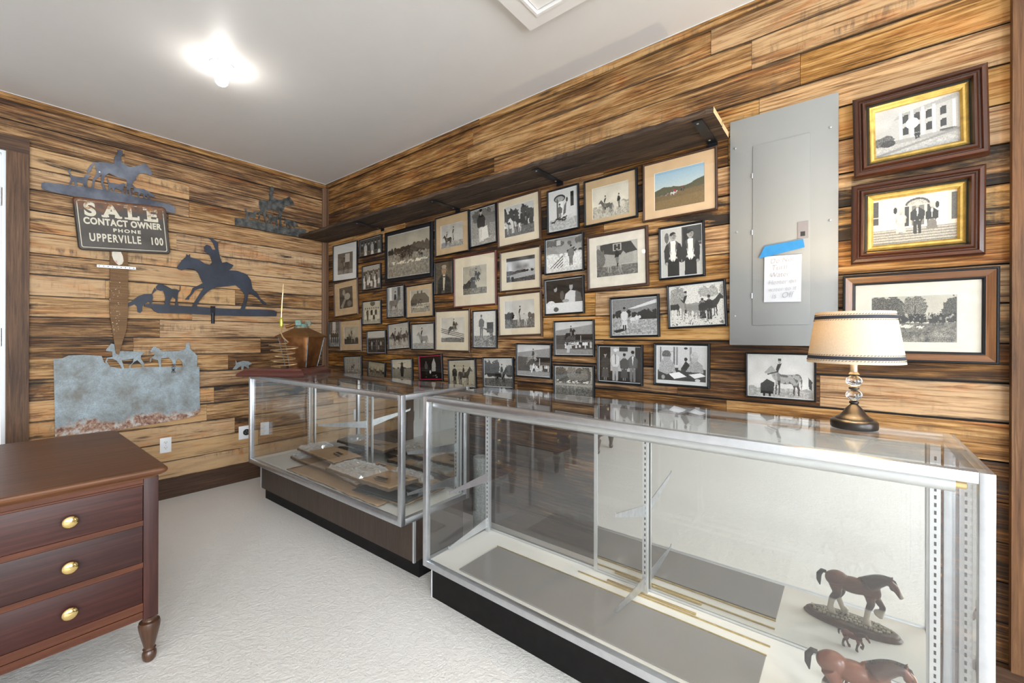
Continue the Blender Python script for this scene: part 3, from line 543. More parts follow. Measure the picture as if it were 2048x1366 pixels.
# ================================================================ showcases
def showcase(name,label,L,D,z0,z1,loc,rot,fr,base,back,std,brk,tube):
    t=thing(name,label,'display case',loc,(0,0,rot))
    g=.003; mb=MB(); f=fr
    for x in (0,L-f):
        mb.box(x,x+f,0,f,z0,z1,bev=.0012); mb.box(x,x+f,D-f,D,z0,z1,bev=.0012)
        mb.box(x,x+f,f,D-f,z0,z0+f*1.15,bev=.0012); mb.box(x,x+f,f,D-f,z1-f,z1,bev=.0012)
    for y,zz in ((0,f*1.15),(D-f,f*1.15)): mb.box(f,L-f,y,y+f,z0,z0+zz,bev=.0012)
    mb.box(f,L-f,0,f,z1-f,z1,bev=.0012); mb.box(f,L-f,D-f*.6,D,z1-f*.8,z1,bev=.0012)
    mb.obj('frame',M['alu'],t)
    mb=MB(); mb.box(f+.001,L-f-.001,f+.001,D-f-.001,z0+.004,z0+f+.004); mb.obj('deck',M['deck'],t)
    def pane(n,x0,x1,y0,y1,a,b2,m='glass'):
        q=MB(); q.box(x0,x1,y0,y1,a,b2,rnd=False); q.obj(n,M[m],t)
    pane('top_glass',f*.5,L-f*.5,f*.5,D-.004,z1+.0004,z1+.0055)
    pane('front_glass',f+.002,L-f-.002,f*.5,f*.5+.005,z0+f*1.2,z1-f-.001)
    pane('end_glass',f*.5-.002,f*.5+.003,f+.001,D-f-.001,z0+f*1.2,z1-f-.001); pane('end_glass',L-f*.5-.003,L-f*.5+.002,f+.001,D-f-.001,z0+f*1.2,z1-f-.001)
    for kind,x0,x1,off in back:
        q=MB(); yb=D-f-.006-off; e=.016; zz0,zz1=z0+f*1.2+.002,z1-f-.002
        q.box(x0,x0+e,yb-.002,yb+.006,zz0,zz1); q.box(x1-e,x1,yb-.002,yb+.006,zz0,zz1); q.box(x0+e,x1-e,yb-.002,yb+.006,zz0,zz0+.008)
        o=q.obj('sliding_door',M['alumatt'],t)
        q=MB(); q.box(x0+e,x1-e,yb,yb+.004,zz0+.009,zz1); q.obj('mirror' if kind=='m' else 'door_glass',M['mirror'] if kind=='m' else M['glass'],o)
    for x,off in std:
        q=MB(); y1=D-f-.012-off; 
        q.box(x-.011,x-.008,y1-.012,y1,z0+f*1.2,z1-f); q.box(x+.008,x+.011,y1-.012,y1,z0+f*1.2,z1-f); q.box(x-.008,x+.008,y1-.012,y1-.002,z0+f*1.2,z1-f)
        zz=z0+.06
        while zz<z1-.06: q.box(x-.0025,x+.0025,y1-.0126,y1-.0118,zz,zz+.011,mat=1); zz+=.022
        q.obj('shelf_standard',[M['alumatt'],M['slotdark']],t)
    for x,y1,z,ln,dz,m in brk:
        q=MB(); y0=y1
        pts=[(0,.0),(0,-.05),(-ln,-.008+dz),(-ln-.004,.012+dz),(-ln+.004,.004+dz)]
        q.prism(pts,lambda a,b,tt:(x+tt,y0+a,z+b),-.0015,.0015); q.obj('shelf_bracket',M[m],t)
    if tube:
        q=MB(); q.tube([(f+.012,f+.022,z1-f-.016),(L-f-.030,f+.022,z1-f-.016)],.019,24); o=q.obj('light_tube_cover',M['alumatt'],t)
        
        for xa,xb in ((L-f-.030,L-f-.012),(f+.001,f+.012)): q=MB(); q.tube([(xa,f+.022,z1-f-.016),(xb,f+.022,z1-f-.016)],.0105,16); q.obj('tube_end_cap',M['brass'],o)
    base(t); return t
L1=1.772; L2=1.790
def base1(t):
    q=MB(); 
    q.box(.002,L1-.002,.0855,.44,.09,.2995,(.5,0,.5),long=2); q.obj('base_panel',M['laminate'],t)
    
    for xa in (0,L1-.012): q=MB(); q.box(xa,xa+.012,.082,.094,.088,.2995,long=2); q.obj('corner_strip',M['alumatt'],t)
    q=MB(); q.box(.004,L1-.004,.118,.42,0,.0895); q.obj('kick_plate',M['blackmatte'],t)
showcase('display_case','aluminium framed glass display case full of flattened cardboard, standing in the room corner',L1,.49,.300,.947,(.574,-.900,0),math.atan2(.04,1.77),.027,base1,
 [('m',.03,.90,0.0),('m',.88,L1-.03,.008)],[(.045,.012),(.84,.012),(L1-.05,.012)],[(.84,.44,.640,.36,.03,'steel'),(L1-.05,.44,.62,.36,.02,'steel'),(L1-.05,.44,.43,.36,.0,'steel')],False)
def base2(t):
    q=MB(); q.box(.004,L2-.004,.055,.42,0,.1715); q.obj('kick_plate',M['blackmatte'],t)
    q=MB(); q.box(0,.0035,.052,.062,0,.1715); q.obj('corner_strip',M['whiteplastic'],t)
showcase('display_case','long aluminium glass display case in the foreground with the lamp on top',L2,.455,.172,.9595,(2.512,-.862,0),0,.024,base2,
 [('g',.03,.70,0.0),('m',.665,L2-.045,.008)],[(.047,.012),(.905,.012),(L2-.045,.012)],[(.905,.40,.555,.28,.05,'steel'),(.905,.40,.265,.28,.0,'steel'),(.047,.40,.515,.28,-.03,'latch'),(.047,.40,.275,.28,-.055,'alumatt')],True)
# ---------------- things in the near case
DK=.172+.0285
mb=MB(); mb.box(2.712,3.856,-.822,-.562,DK,DK+.006,rnd=False); o=mb.obj('glass_shelf',M['slabgrey']); tag(o,'smoked grey glass shelf lying flat on the deck of the near case','glass shelf')
mb=MB(); mb.box(2.705,3.857,-.556,-.551,DK,DK+.004); o=mb.obj('edging_strip',M['goldstrip']); tag(o,'long thin gold edging strip along the back of the grey glass shelf','edging strip')
mb=MB(); mb.box(3.13,3.86,-.503,-.498,DK,DK+.004); o=mb.obj('edging_strip',M['goldstrip']); tag(o,'thin gold edging strip lying close to the mirror door track','edging strip')
mb=MB(); mb.box(3.26,3.62,-.489,-.479,DK,DK+.007,bev=.002); o=mb.obj('shelf_clip_bar',M['brass']); tag(o,'short golden brass bar on the deck below the middle standard','metal bar')
# ---------------- table lamp
LX,LY,LZ=4.077,-.500,.9652
lp=thing('table_lamp','small lit table lamp with linen shade and two glass balls on the near case','lamp',(LX,LY,LZ))
mb=MB(); mb.lathe((0,0,0),[(0,0),(.056,0),(.058,.004),(.058,.020),(.055,.024),(.047,.027),(.045,.031),(.036,.036),(.028,.046),(.021,.058),(.012,.068),(.009,.072),(.012,.075),(.012,.079),(.009,.081)],48); mb.obj('lamp_base',M['bakelite'],lp)
for pr in ([(.008,.115),(.013,.118),(.013,.122),(.009,.125)],[(.010,.158),(.014,.162),(.010,.168),(.007,.172)],[(.006,.080),(.010,.083)]): mb=MB(); mb.lathe((0,0,0),pr,24); mb.obj('collar',M['bakelite'],lp)
for z in (.0995,.1415):
    mb=MB(); pr=[]
    V=[];seg=32;rings=14
    for i in range(rings+1):
        ph=math.pi*i/rings; 
        for k in range(seg):
            th=2*math.pi*k/seg; r=.0195*(1+.04*math.cos(th*12))*math.sin(ph); V.append((r*math.cos(th),r*math.sin(th),z+.0175*math.cos(ph)))
    F=[[i*seg+k,i*seg+(k+1)%seg,(i+1)*seg+(k+1)%seg,(i+1)*seg+k] for i in range(rings) for k in range(seg)]
    mb.add(V,F,None,(.5,0,.5),0,True); mb.obj('glass_ball',M['crystal'],lp)
mb=MB(); mb.lathe((0,0,0),[(.0095,.170),(.0095,.245),(.014,.247),(.014,.275)],24); mb.obj('stem',M['lampneck'],lp)
ZB,ZT,RB,RT=.197,.350,.1185,.096
def shr(z): return RB+(RT-RB)*(z-ZB)/(ZT-ZB)
mb=MB(); mb.lathe((0,0,0),[(shr(z),z) for z in (ZB,ZB+.05,ZB+.1,ZT)],64); o=mb.obj('lamp_shade',M['shade'],lp,normals=False)
# open cone: drop the end caps
bm=bmesh.new(); bm.from_mesh(o.data); bmesh.ops.delete(bm,geom=[f for f in bm.faces if len(f.verts)>4],context='FACES'); bm.to_mesh(o.data); bm.free()
sm=o.modifiers.new('thickness','SOLIDIFY'); sm.thickness=.0012; sm.offset=-1
for za,zb in ((ZB+.012,ZB+.022),(ZT-.022,ZT-.012)):
    mb=MB(); mb.lathe((0,0,0),[(shr(za)+.0008,za),(shr(zb)+.0008,zb)],64); q=mb.obj('ribbon_trim',M['ribbon'],o)
    bm=bmesh.new(); bm.from_mesh(q.data); bmesh.ops.delete(bm,geom=[f for f in bm.faces if len(f.verts)>4],context='FACES'); bm.to_mesh(q.data); bm.free()
    for zz in (za-.003,zb+.003):
        mb=MB(); ns=90
        for k in range(ns):
            a=2*math.pi*k/ns; r=shr(zz)+.0008; c,s=math.cos(a),math.sin(a); mb.tube([(r*c,r*s,zz-.001),(r*math.cos(a+.04),r*math.sin(a+.04),zz+.001)],.0007,4)
        mb.obj('stitching',M['ribbon'],q)
l=bpy.data.lights.new('lamp_bulb_light','POINT'); l.energy=LAMP_W; l.color=(1,.74,.42); l.shadow_soft_size=.018
lo=bpy.data.objects.new('lamp_bulb_light',l); COL.objects.link(lo); lo.location=(0,0,.300); lo.parent=lp
# ================================================================ desk
dk=thing('kneehole_desk','large dark mahogany desk with turned feet and brass drawer knobs','desk',(0,0,0))
DX0,DX1,DY0,DY1=1.02,2.032,-3.185,-1.697
mb=MB()
prof=[(0,.704),(.006,.7045),(.008,.709),(.017,.712),(.021,.716),(.024,.7165),(.028,.722),(.030,.729),(.028,.735),(.022,.738)]
mb2=[]
V=[];F=[]
def ringrect(o,z,rad=.02):
    x0,x1,y0,y1=DX0+.03-o,DX1-.03+o,DY0+.03-o,DY1-.03+o; P=[]
    for cx,cy,a0 in ((x1-rad,y1-rad,0),(x0+rad,y1-rad,90),(x0+rad,y0+rad,180),(x1-rad,y0+rad,270)):
        for k in range(6): a=R(a0+k*18); P.append((cx+rad*math.cos(a),cy+rad*math.sin(a),z))
    return P
for o_,z in prof: V+=ringrect(o_,z)
n=24
for i in range(len(prof)-1):
    for k in range(n): F.append([i*n+k,i*n+(k+1)%n,(i+1)*n+(k+1)%n,(i+1)*n+k])
F.append(list(range(n))[::-1]); F.append([(len(prof)-1)*n+k for k in range(n)])
U=[[(V[q][1],V[q][0]+V[q][2]) for q in f] for f in F]
mb.add(V,F,U,(.5,0,.5),0,False); mb.obj('desk_top',M['desktop'],dk)
def ped(ya,yb):
    q=MB(); x0,x1=1.05,2.0
    for x in (x0,x1-.045):
        for y in (ya,yb-.045): q.box(x,x+.045,y,y+.045,.172,.7035,(.5,0,.4),long=2,bev=.003)
    q.box(x0+.045,x1-.045,yb-.040,yb-.022,.178,.7035,(.5,0,.4)); q.box(x0+.045,x1-.045,ya+.022,ya+.040,.178,.7035,(.5,0,.4)); q.box(x0+.01,x0+.03,ya+.045,yb-.045,.178,.7035,(.5,0,.4))
    q.box(x0+.04,x1-.03,ya+.04,yb-.04,.180,.190,(.3,0,.4))
    q.obj('pedestal',M['deskred'],dk)
    q=MB()
    for z0,z1,x in ((.685,.7035,x1-.004),(.6785,.6845,x1-.001),(.5275,.5465,x1-.001),(.370,.3895,x1-.001),(.207,.2375,x1-.001),(.176,.203,x1-.004)): q=MB(); q.box(x1-.03,x,ya+.0455,yb-.0455,z0,z1,(.5,0,.6),long=1); q.obj('drawer_rail',M['deskrail'],dk)
    for z0,z1 in ((.5475,.6775),(.3905,.5265),(.2385,.369)):
        q=MB(); q.box(x1-.022,x1-.0015,ya+.0465,yb-.0465,z0,z1,(random.uniform(.4,.55),0,random.random()),long=1,bev=.0015); d=q.obj('drawer',M['deskred'],dk)
        q=MB(); zc=(z0+z1)/2-.002; q.lathe((x1-.0015,(ya+yb)/2,zc),[(.011,0),(.009,.004),(.0075,.010),(.012,.014),(.0195,.017),(.021,.020),(.0195,.0235),(.013,.027),(.0,.0285)],28,axis='x'); q.obj('knob',M['brass'],d)
    for x in (x0+.0225,x1-.0225):
        for y in (ya+.0225,yb-.0225):
            q=MB(); q.lathe((x,y,0),[(0,0),(.013,0),(.0195,.008),(.0225,.022),(.0215,.034),(.0165,.042),(.0205,.048),(.0165,.054),(.0185,.062),(.0260,.095),(.0325,.126),(.0340,.142),(.0310,.152),(.0215,.157),(.0195,.162),(.0225,.1715)],32); q.obj('leg',M['deskleg'],dk)
ped(-2.198,-1.722); ped(-3.16,-2.80)
mb=MB(); mb.box(1.97,1.9985,-2.799,-2.199,.60,.7035,(.45,0,.5),long=1,bev=.002); d=mb.obj('drawer',M['deskred'],dk)
mb=MB(); mb.lathe((1.9985,-2.50,.65),[(.011,0),(.009,.004),(.0075,.010),(.012,.014),(.0195,.017),(.021,.020),(.0195,.0235),(.013,.027),(.0,.0285)],28,axis='x'); mb.obj('knob',M['brass'],d)
mb=MB(); mb.box(1.06,1.08,-2.799,-2.199,.45,.7035,(.45,0,.5)); mb.obj('back_panel',M['deskred'],dk)
dk.location=(1.53,-2.48,0)
for ch in dk.children: ch.matrix_parent_inverse=Matrix.Translation(-Vector(dk.location))
# ================================================================ things on the left wall
def cut(shape,mats,name,parent,x=.006,th=.003,mat=None):
    mb=MB()
    for sname in shape: mb.prism([(a/1000,b2/1000) for a,b2 in SHAPES[sname]],lambda a,b2,t:(t,a,b2),x,x+th)
    return mb.obj(name,mats,parent)
def bolt(parent,y,z,x,r=.006):
    q=MB(); q.lathe((x,y,z),[(r,0),(r*.9,.002),(0,.0035)],12,axis='x'); return q.obj('bolt',M['steel'],parent)
t=thing('hunt_weathervane','bare steel cutout of a rider and three hounds, hanging over the SALE sign','metal silhouette',(.006,-1.6,2.2)); 
def reloc(t,c):
    for ch in c: ch.matrix_parent_inverse=Matrix.Translation(-Vector(t.location))
a=[cut(['hunt_bar'],M['ironbright'],'base_bar',t,.010,.004),cut(['hunt_horse'],M['ironbright'],'horse_and_rider',t,.0105,.003)]+[cut([k],M['ironbright'],'hound',t,.0105,.003) for k in ('hunt_hound','hunt_hound2','hunt_hound3')]
a.append(bolt(t,-1.63,2.365,.0135)); reloc(t,a)
t=thing('hunt_weathervane','small pitted black iron rider with hounds cutout near the room corner','metal silhouette',(.006,-.4,2.25))
a=[cut(['small_bar'],M['ironrust'],'base_bar',t,.010,.004),cut(['small_horse'],M['ironrust'],'horse_and_rider',t,.0105,.003)]+[cut([k],M['ironrust'],'hound',t,.0105,.003) for k in ('small_hound','small_hound2','small_hound3')]; reloc(t,a)
t=thing('hunt_weathervane','large blue-black iron weathervane of a galloping horse with raised-arm rider, hound and fox','metal silhouette',(.01,-1.0,1.6))
a=[cut(['fox_horse'],M['iron'],'horse_and_rider',t,.016,.004),cut(['fox_hound'],M['iron'],'hound',t,.016,.004),cut(['fox_fox'],M['iron'],'fox',t,.010,.004),cut(['fox_bar'],M['iron'],'base_bar',t,.012,.018)]
q=MB(); q.box(.0305,.042,-.985,-.955,1.42,1.475); q.tube([(.028,-.967,1.42),(.028,-.967,1.335)],.0115,16); a.append(q.obj('mounting_pipe',M['blacktube'],t)); reloc(t,a)
t=thing('galvanised_cutout_sheet','torn rusty galvanised metal sheet with two horses and a carriage cut in its top edge','metal sheet',(.006,-1.45,.8))
a=[cut(['sheet'],M['galv'],'sheet',t,.014,.002),cut(['sheet_horse'],M['galv'],'horse_cutout',t,.0141,.0018),cut(['sheet_carriage'],M['galv'],'carriage_cutout',t,.0141,.0018)]
q=text_mesh('PRIME',.034,M['ink'],t,'stamped_lettering',(.0165,-1.232,.985),(R(90),R(90),R(90)),.0004,.8); q.rotation_euler=(Matrix(((0,0,1),(0,1,0),(-1,0,0))).to_euler()); a.append(q); reloc(t,a)
o=cut(['small_fox'],M['galv'],'fox_cutout',None,.004,.002); tag(o,'tiny pale galvanised running fox cutout left of the copper still','metal silhouette')
# SALE sign on its stake
sg=thing('sale_sign','rusty dark metal SALE sign with cream lettering on a pointed wooden stake','sign',(.03,-1.507,2.003),(R(5),0,0))
BW,BH=.494,.349
def rrect(w,h,r,seg=5):
    P=[]
    for cx,cy,a0 in ((w/2-r,h/2-r,0),(-w/2+r,h/2-r,90),(-w/2+r,-h/2+r,180),(w/2-r,-h/2+r,270)):
        for k in range(seg+1): a=R(a0+k*90/seg); P.append((cx+r*math.cos(a),cy+r*math.sin(a)))
    return P
mb=MB(); mb.prism(rrect(BW,BH,.022),lambda a,b2,t:(t,a,b2),.010,.014); sb=mb.obj('sign_board',M['sign'],sg)
mb=MB(); O=rrect(BW,BH,.022);I=rrect(BW-.016,BH-.016,.016); V=[(.0141,a,b2) for a,b2 in O]+[(.0141,a,b2) for a,b2 in I]+[(.020,a*.992,b2*.99) for a,b2 in O]; n=len(O)
mb.add(V,[[k,(k+1)%n,2*n+(k+1)%n,2*n+k] for k in range(n)]+[[2*n+k,2*n+(k+1)%n,n+(k+1)%n,n+k] for k in range(n)]); mb.obj('rolled_rim',M['sign'],sg)
mb=MB(); O=rrect(BW-.036,BH-.036,.012);I=rrect(BW-.044,BH-.044,.010); V=[(.0150,a,b2) for a,b2 in O]+[(.0150,a,b2) for a,b2 in I]; n=len(O)
mb.add(V,[[k,(k+1)%n,n+(k+1)%n,n+k] for k in range(n)]); mb.obj('painted_border',M['letters'],sg)
RT_=(R(90),0,R(90))
def sline(body,size,y,z,off,sx,sp=1): return text_mesh(body,size,M['letters'],sg,'lettering',(.0152,y,z),RT_,off,sx,.0003,sp)
def bar(y0,y1,z0,z1): sl=MB(); sl.box(.0149,.0156,y0,y1,z0,z1); sl.obj('letter_serif',M['letters'],sg)
zb=.061; zh=.083
for ch,yc in (('S',-.168),('A',-.060),('L',.052),('E',.158)):
    sline(ch,.122,yc,zb,.0050,1.02)
    if ch=='A':
        for d in (-.034,.034): bar(yc+d-.019,yc+d+.019,zb-.002,zb+.010)
    if ch in 'LE':
        bar(yc-.046,yc-.010,zb-.003,zb+.009); bar(yc-.046,yc-.010,zb+zh-.008,zb+zh+.003); bar(yc+.026,yc+.036,zb-.003,zb+.026)
    if ch=='E': bar(yc+.026,yc+.036,zb+zh-.024,zb+zh+.003)
sline('CONTACT OWNER',.060,0,.004,.0026,.72,1.1); sline('PHONE',.032,.012,-.038,.0012,1.15,1.35); sline('UPPERVILLE',.074,-.052,-.110,.0020,.60,1.2); sline('100',.074,.172,-.110,.0020,.60,1.2)
def local(o,t):
    bpy.context.view_layer.update(); o.matrix_parent_inverse=t.matrix_world.inverted(); return o
st=local(cut(['stake'],M['stake'],'stake',sg,.018,.018),sg); local(cut(['paper'],M['mat_old'],'torn_label',sg,.0362,.0008),sg)
q=text_mesh('LL',.020,M['redline'],sg,'label_print',(.0372,-1.548,1.748),RT_,.0005,.6); local(q,sg)
mb=MB()
for k in range(60):
    z=random.uniform(1.22,1.66); wdt=.035 if z>1.4 else .035*(z-1.1)/.3; y=-1.555+random.uniform(-wdt,wdt); r=random.uniform(.0008,.0028); mb.lathe((.0361,y,z),[(r,0),(0,.0008)],6,axis='x')
local(mb.obj('paint_specks',M['mat_old'],sg),sg)
mb=MB(); mb.box(-.0007,.0008,-.1015,.1015,-.009,.009)
for k in range(9): mb.lathe((.0009,-.09+k*.0225,0),[(.0035,0),(.0034,.0003),(0,.0003)],8,axis='x',mat=1)
o=mb.obj('mounting_strap',[M['steel'],M['slotdark']]); tag(o,'perforated steel strap holding the SALE sign stake to the wall','strap'); o.rotation_euler=(R(2),0,0); o.location=(.0379,-1.5455,1.7165)
# outlets
def outlet(y,z,label):
    t=thing('wall_outlet',label,'outlet',(.004,y,z)); q=MB(); q.box(0,.005,-.035,.035,-.057,.057,bev=.002); q.obj('cover_plate',M['whiteplastic'],t)
    for zz in (.02,-.02):
        q=MB(); q.lathe((.0052,0,zz),[(.0165,0),(.016,.0012),(0,.0013)],24,axis='x',sy=.85); s=q.obj('receptacle',M['whiteplastic'],t)
        q=MB(); q.box(.0066,.007,-.0075,-.0055,zz,zz+.008); q.box(.0066,.007,.0055,.0075,zz,zz+.007); q.lathe((.0066,0,zz-.006),[(.0025,0),(.0025,.0004),(0,.0004)],8,axis='x'); q.obj('slots',M['slotdark'],s)
    q=MB(); q.lathe((.0052,0,0),[(.003,0),(0,.001)],8,axis='x'); q.obj('screw',M['steel'],t)
outlet(-1.264,.406,'white duplex outlet on the left wall beside the desk'); outlet(-.567,.416,'white duplex outlet seen through the corner case glass')
t=thing('socket_plate','white square wall plate with one round black socket, at the corner case edge','socket plate',(.004,-.715,.409)); q=MB(); q.box(0,.005,-.057,.057,-.056,.056,bev=.002); q.obj('cover_plate',M['whiteplastic'],t)
q=MB(); q.lathe((.0052,.002,0),[(.027,0),(.026,.004),(.018,.005),(0,.005)],28,axis='x'); s=q.obj('black_socket',M['slotdark'],t)
q=MB()
for a in (90,210,330): q.box(.0103,.0106,.002+.011*math.cos(R(a))-.002,.002+.011*math.cos(R(a))+.002,.011*math.sin(R(a))-.004,.011*math.sin(R(a))+.004)
q.obj('socket_slots',M['latch'],s)
# ================================================================ electrical panel and note
pn=thing('electrical_panel','grey metal electrical panel cover with small latched door on the right wall','electrical panel',(3.832,-.004,1.71))
q=MB(); q.box(-.197,.197,-.014,-.001,-.508,.508,bev=.003); q.obj('panel_cover',M['greypanel'],pn)
q=MB(); q.box(-.104,.104,-.018,-.0145,-.419,.371,bev=.001); d=q.obj('panel_door',M['greypanel'],pn)
for z in (.23,-.02,-.30): h=MB(); h.lathe((-.106,-.0185,z),[(.003,0),(.003,.022)],8); h.obj('hinge',M['steel'],d)
h=MB(); h.box(.063,.099,-.021,-.0182,-.061,.008); h.box(.072,.088,-.0214,-.0209,-.052,-.033,mat=1); lt=h.obj('latch',[M['latch'],M['slotdark']],d)
for x,z in ((-.175,.382),(.171,.374),(-.168,.003),(.170,0),(-.174,-.376)): s=MB(); s.lathe((x,-.0141,z),[(.0055,0),(.005,-.002),(0,-.003)],12,axis='y'); s.obj('screw',M['steel'],pn)
nt_=thing('handwritten_note','white handwritten note held by blue tape on the electrical panel door','note',(3.84,-.026,1.49))
q=MB(); V=[];F=[]
for i in range(9):
    for j in range(7):
        u,v=j/6,i/8; V.append((-.067+.134*u+.002*v,-.004*math.sin(v*1.2)-.003*u*(1-v)*.6-.002*(1-v),-.100+.197*v-.004*u))
F=[[i*7+j,i*7+j+1,(i+1)*7+j+1,(i+1)*7+j] for i in range(8) for j in range(6)]
q.add(V,F,None); o=q.obj('paper',M['paper'],nt_); sm=o.modifiers.new('t','SOLIDIFY'); sm.thickness=.0004
q=MB(); q.prism([(-.086,.093),(-.064,.141),(.074,.154),(.076,.140),(.079,.120),(-.064,.094)],lambda a,b2,tt:(a,tt,b2),-.0062,-.0056); q.obj('blue_tape',M['blue_tape'],nt_)
for i,(s_,sz,xx) in enumerate((('Do Not',.030,.0),('Turn',.033,-.01),('Water',.030,-.01),('Heater on',.027,0),('water to it',.026,0),('is  Off',.034,0))):
    text_mesh(s_,sz,M['pencil'],nt_,'handwriting',(xx,-.0090,.065-i*.030),(R(90),R(-2),0),-.0006,.85,.0001,1.05,.25)
# ================================================================ photographs: the prints are drawn as tone grids
HS=[(0,.62),(.03,.70),(.10,.74),(.18,.72),(.30,.70),(.42,.70),(.52,.71),(.60,.76),(.68,.88),(.74,.97),(.76,1.0),(.785,.965),(.84,.90),(.92,.80),(.95,.75),(.91,.72),(.84,.74),(.79,.75),(.755,.66),(.71,.55),(.66,.48),(.655,.35),(.665,.24),(.655,.12),(.665,.02),(.68,0),(.635,0),(.625,.10),(.62,.24),(.60,.36),(.585,.40),(.575,.30),(.57,.15),(.58,.02),(.59,0),(.545,0),(.54,.12),(.535,.28),(.53,.40),(.40,.37),(.25,.40),(.22,.34),(.20,.26),(.21,.14),(.20,.02),(.22,0),(.17,0),(.165,.12),(.155,.24),(.14,.32),(.12,.28),(.09,.20),(.10,.10),(.085,.02),(.10,0),(.05,0),(.045,.12),(.04,.22),(.07,.36),(.05,.48),(.03,.52),(.025,.35),(.0,.22),(-.02,.40),(-.015,.55)]
HJ=[(.0,.50),(.06,.62),(.15,.66),(.28,.64),(.42,.68),(.52,.74),(.60,.86),(.68,.98),(.72,1.0),(.78,.92),(.86,.80),(.85,.75),(.78,.77),(.74,.70),(.70,.60),(.76,.52),(.82,.42),(.78,.36),(.76,.40),(.70,.48),(.66,.44),(.72,.36),(.70,.30),(.62,.38),(.58,.46),(.40,.42),(.25,.40),(.12,.28),(.0,.12),(-.06,.02),(-.10,.05),(-.04,.18),(.02,.30),(-.06,.20),(-.14,.16),(-.13,.20),(-.03,.32),(.03,.42),(-.02,.44),(-.10,.36),(-.08,.46)]
class Pic:
    def __init__(s,W,H,v=.6,col=None,seed=0):
        s.W,s.H=W,H; s.rs=np.random.RandomState(seed+7); s.a=np.ones((H,W,3))*v
        y,x=np.mgrid[0:H,0:W]; s.x=(x+.5)/H; s.y=1-(y+.5)/H; s.asp=W/H
    def nz(s,sc,sx=1):
        h=max(2,int(sc)); w_=max(2,int(sc*s.asp*sx)); g=s.rs.rand(h+1,w_+1); yy=np.linspace(0,h-.001,s.H); xx=np.linspace(0,w_-.001,s.W); yi=yy.astype(int); xi=xx.astype(int); fy=(yy-yi)[:,None]; fx=(xx-xi)[None,:]
        return (g[yi][:,xi]*(1-fy)*(1-fx)+g[yi+1][:,xi]*fy*(1-fx)+g[yi][:,xi+1]*(1-fy)*fx+g[yi+1][:,xi+1]*fy*fx)
    def put(s,m,v,amp=0):
        v=np.array(v if isinstance(v,tuple) else (v,v,v)); t=v[None,:]+(s.rs.rand(int(m.sum()),1)-.5)*amp; s.a[m]=np.clip(t,0,1)
    def poly(s,P,v,amp=.06):
        P=np.array(P); m=np.zeros((s.H,s.W),bool); n=len(P)
        for i in range(n):
            x0,y0=P[i];x1,y1=P[(i+1)%n]
            if y0==y1: continue
            c=((s.y>=min(y0,y1))&(s.y<max(y0,y1))&(s.x<x0+(s.y-y0)*(x1-x0)/(y1-y0))); m^=c
        s.m=m; s.put(m,v,amp); return s
    def ell(s,cx,cy,rx_,ry_,v,amp=.06): s.put(((s.x-cx)/rx_)**2+((s.y-cy)/ry_)**2<1,v,amp); return s
    def rect(s,x0,y0,x1,y1,v,amp=.05): s.put((s.x>=x0)&(s.x<x1)&(s.y>=y0)&(s.y<y1),v,amp); return s
    def sky(s,h,v1=.82,v2=.7,amp=.04):
        m=s.y>h; t=((s.y-h)/(1-h)); s.a[m]=(v2*(t)+v1*(1-t))[m][:,None]; s.a[m]+=((s.nz(6)-.5)*amp*2)[m][:,None]; return s
    def ground(s,h,v=.5,amp=.25,sc=30,tilt=0,wob=.0):
        hh=h+tilt*s.x+wob*(s.nz(5)-.5); m=s.y<hh; s.put(m,v,amp); s.a[m]+=((s.nz(sc)-.5)*amp)[m][:,None]; return s
    def trees(s,x0,x1,y0,y1,v=.2,amp=.25,n=18):
        for k in range(n):
            cx=s.rs.uniform(x0,x1); hh=s.rs.uniform(.45,1)*(y1-y0); r=s.rs.uniform(.03,.07)+.12*(y1-y0)
            m=(((s.x-cx)/r)**2+((s.y-(y0+hh*.6))/(hh*.45))**2+(s.nz(26)-.5)*1.1)<1; m&=(s.y>y0-.02); s.put(m,v,amp)
        return s
    def horse(s,x,y,h,v=.15,flip=False,P=None,legs=None):
        Q=[((x-(a-.45)*h*1.15) if flip else (x+(a-.45)*h*1.15),y+b2*h) for a,b2 in (P or HS)]; s.poly(Q,v,.10)
        if legs is not None:
            m=(s.y<y+.22*h)&(abs(s.x-x)<.6*h)&(abs(s.a[:,:,0]-v)<.07); s.a[m]=legs
        return s
    def rider(s,x,y,h,v=.08,flip=False,hat=True,face=.6):
        k=-1 if flip else 1
        s.poly([(x-.10*h,y+.72*h),(x+k*.02*h-.05*h*k,y+1.08*h),(x+k*.10*h,y+1.05*h),(x+k*.16*h,y+.85*h),(x+k*.10*h,y+.70*h)],v)
        s.poly([(x-.06*h,y+.74*h),(x+k*.13*h,y+.74*h),(x+k*.10*h,y+.45*h),(x+k*.03*h,y+.30*h),(x+k*.0*h,y+.45*h)],.45 if v<.3 else v)
        s.poly([(x+k*.03*h,y+.44*h),(x+k*.10*h,y+.44*h),(x+k*.09*h,y+.28*h),(x+k*.02*h,y+.28*h)],.06)
        s.ell(x+k*.04*h,y+1.14*h,.045*h,.06*h,face); 
        if hat: s.rect(x+k*.04*h-.055*h,y+1.17*h,x+k*.04*h+.055*h,y+1.25*h,.06)
        return s
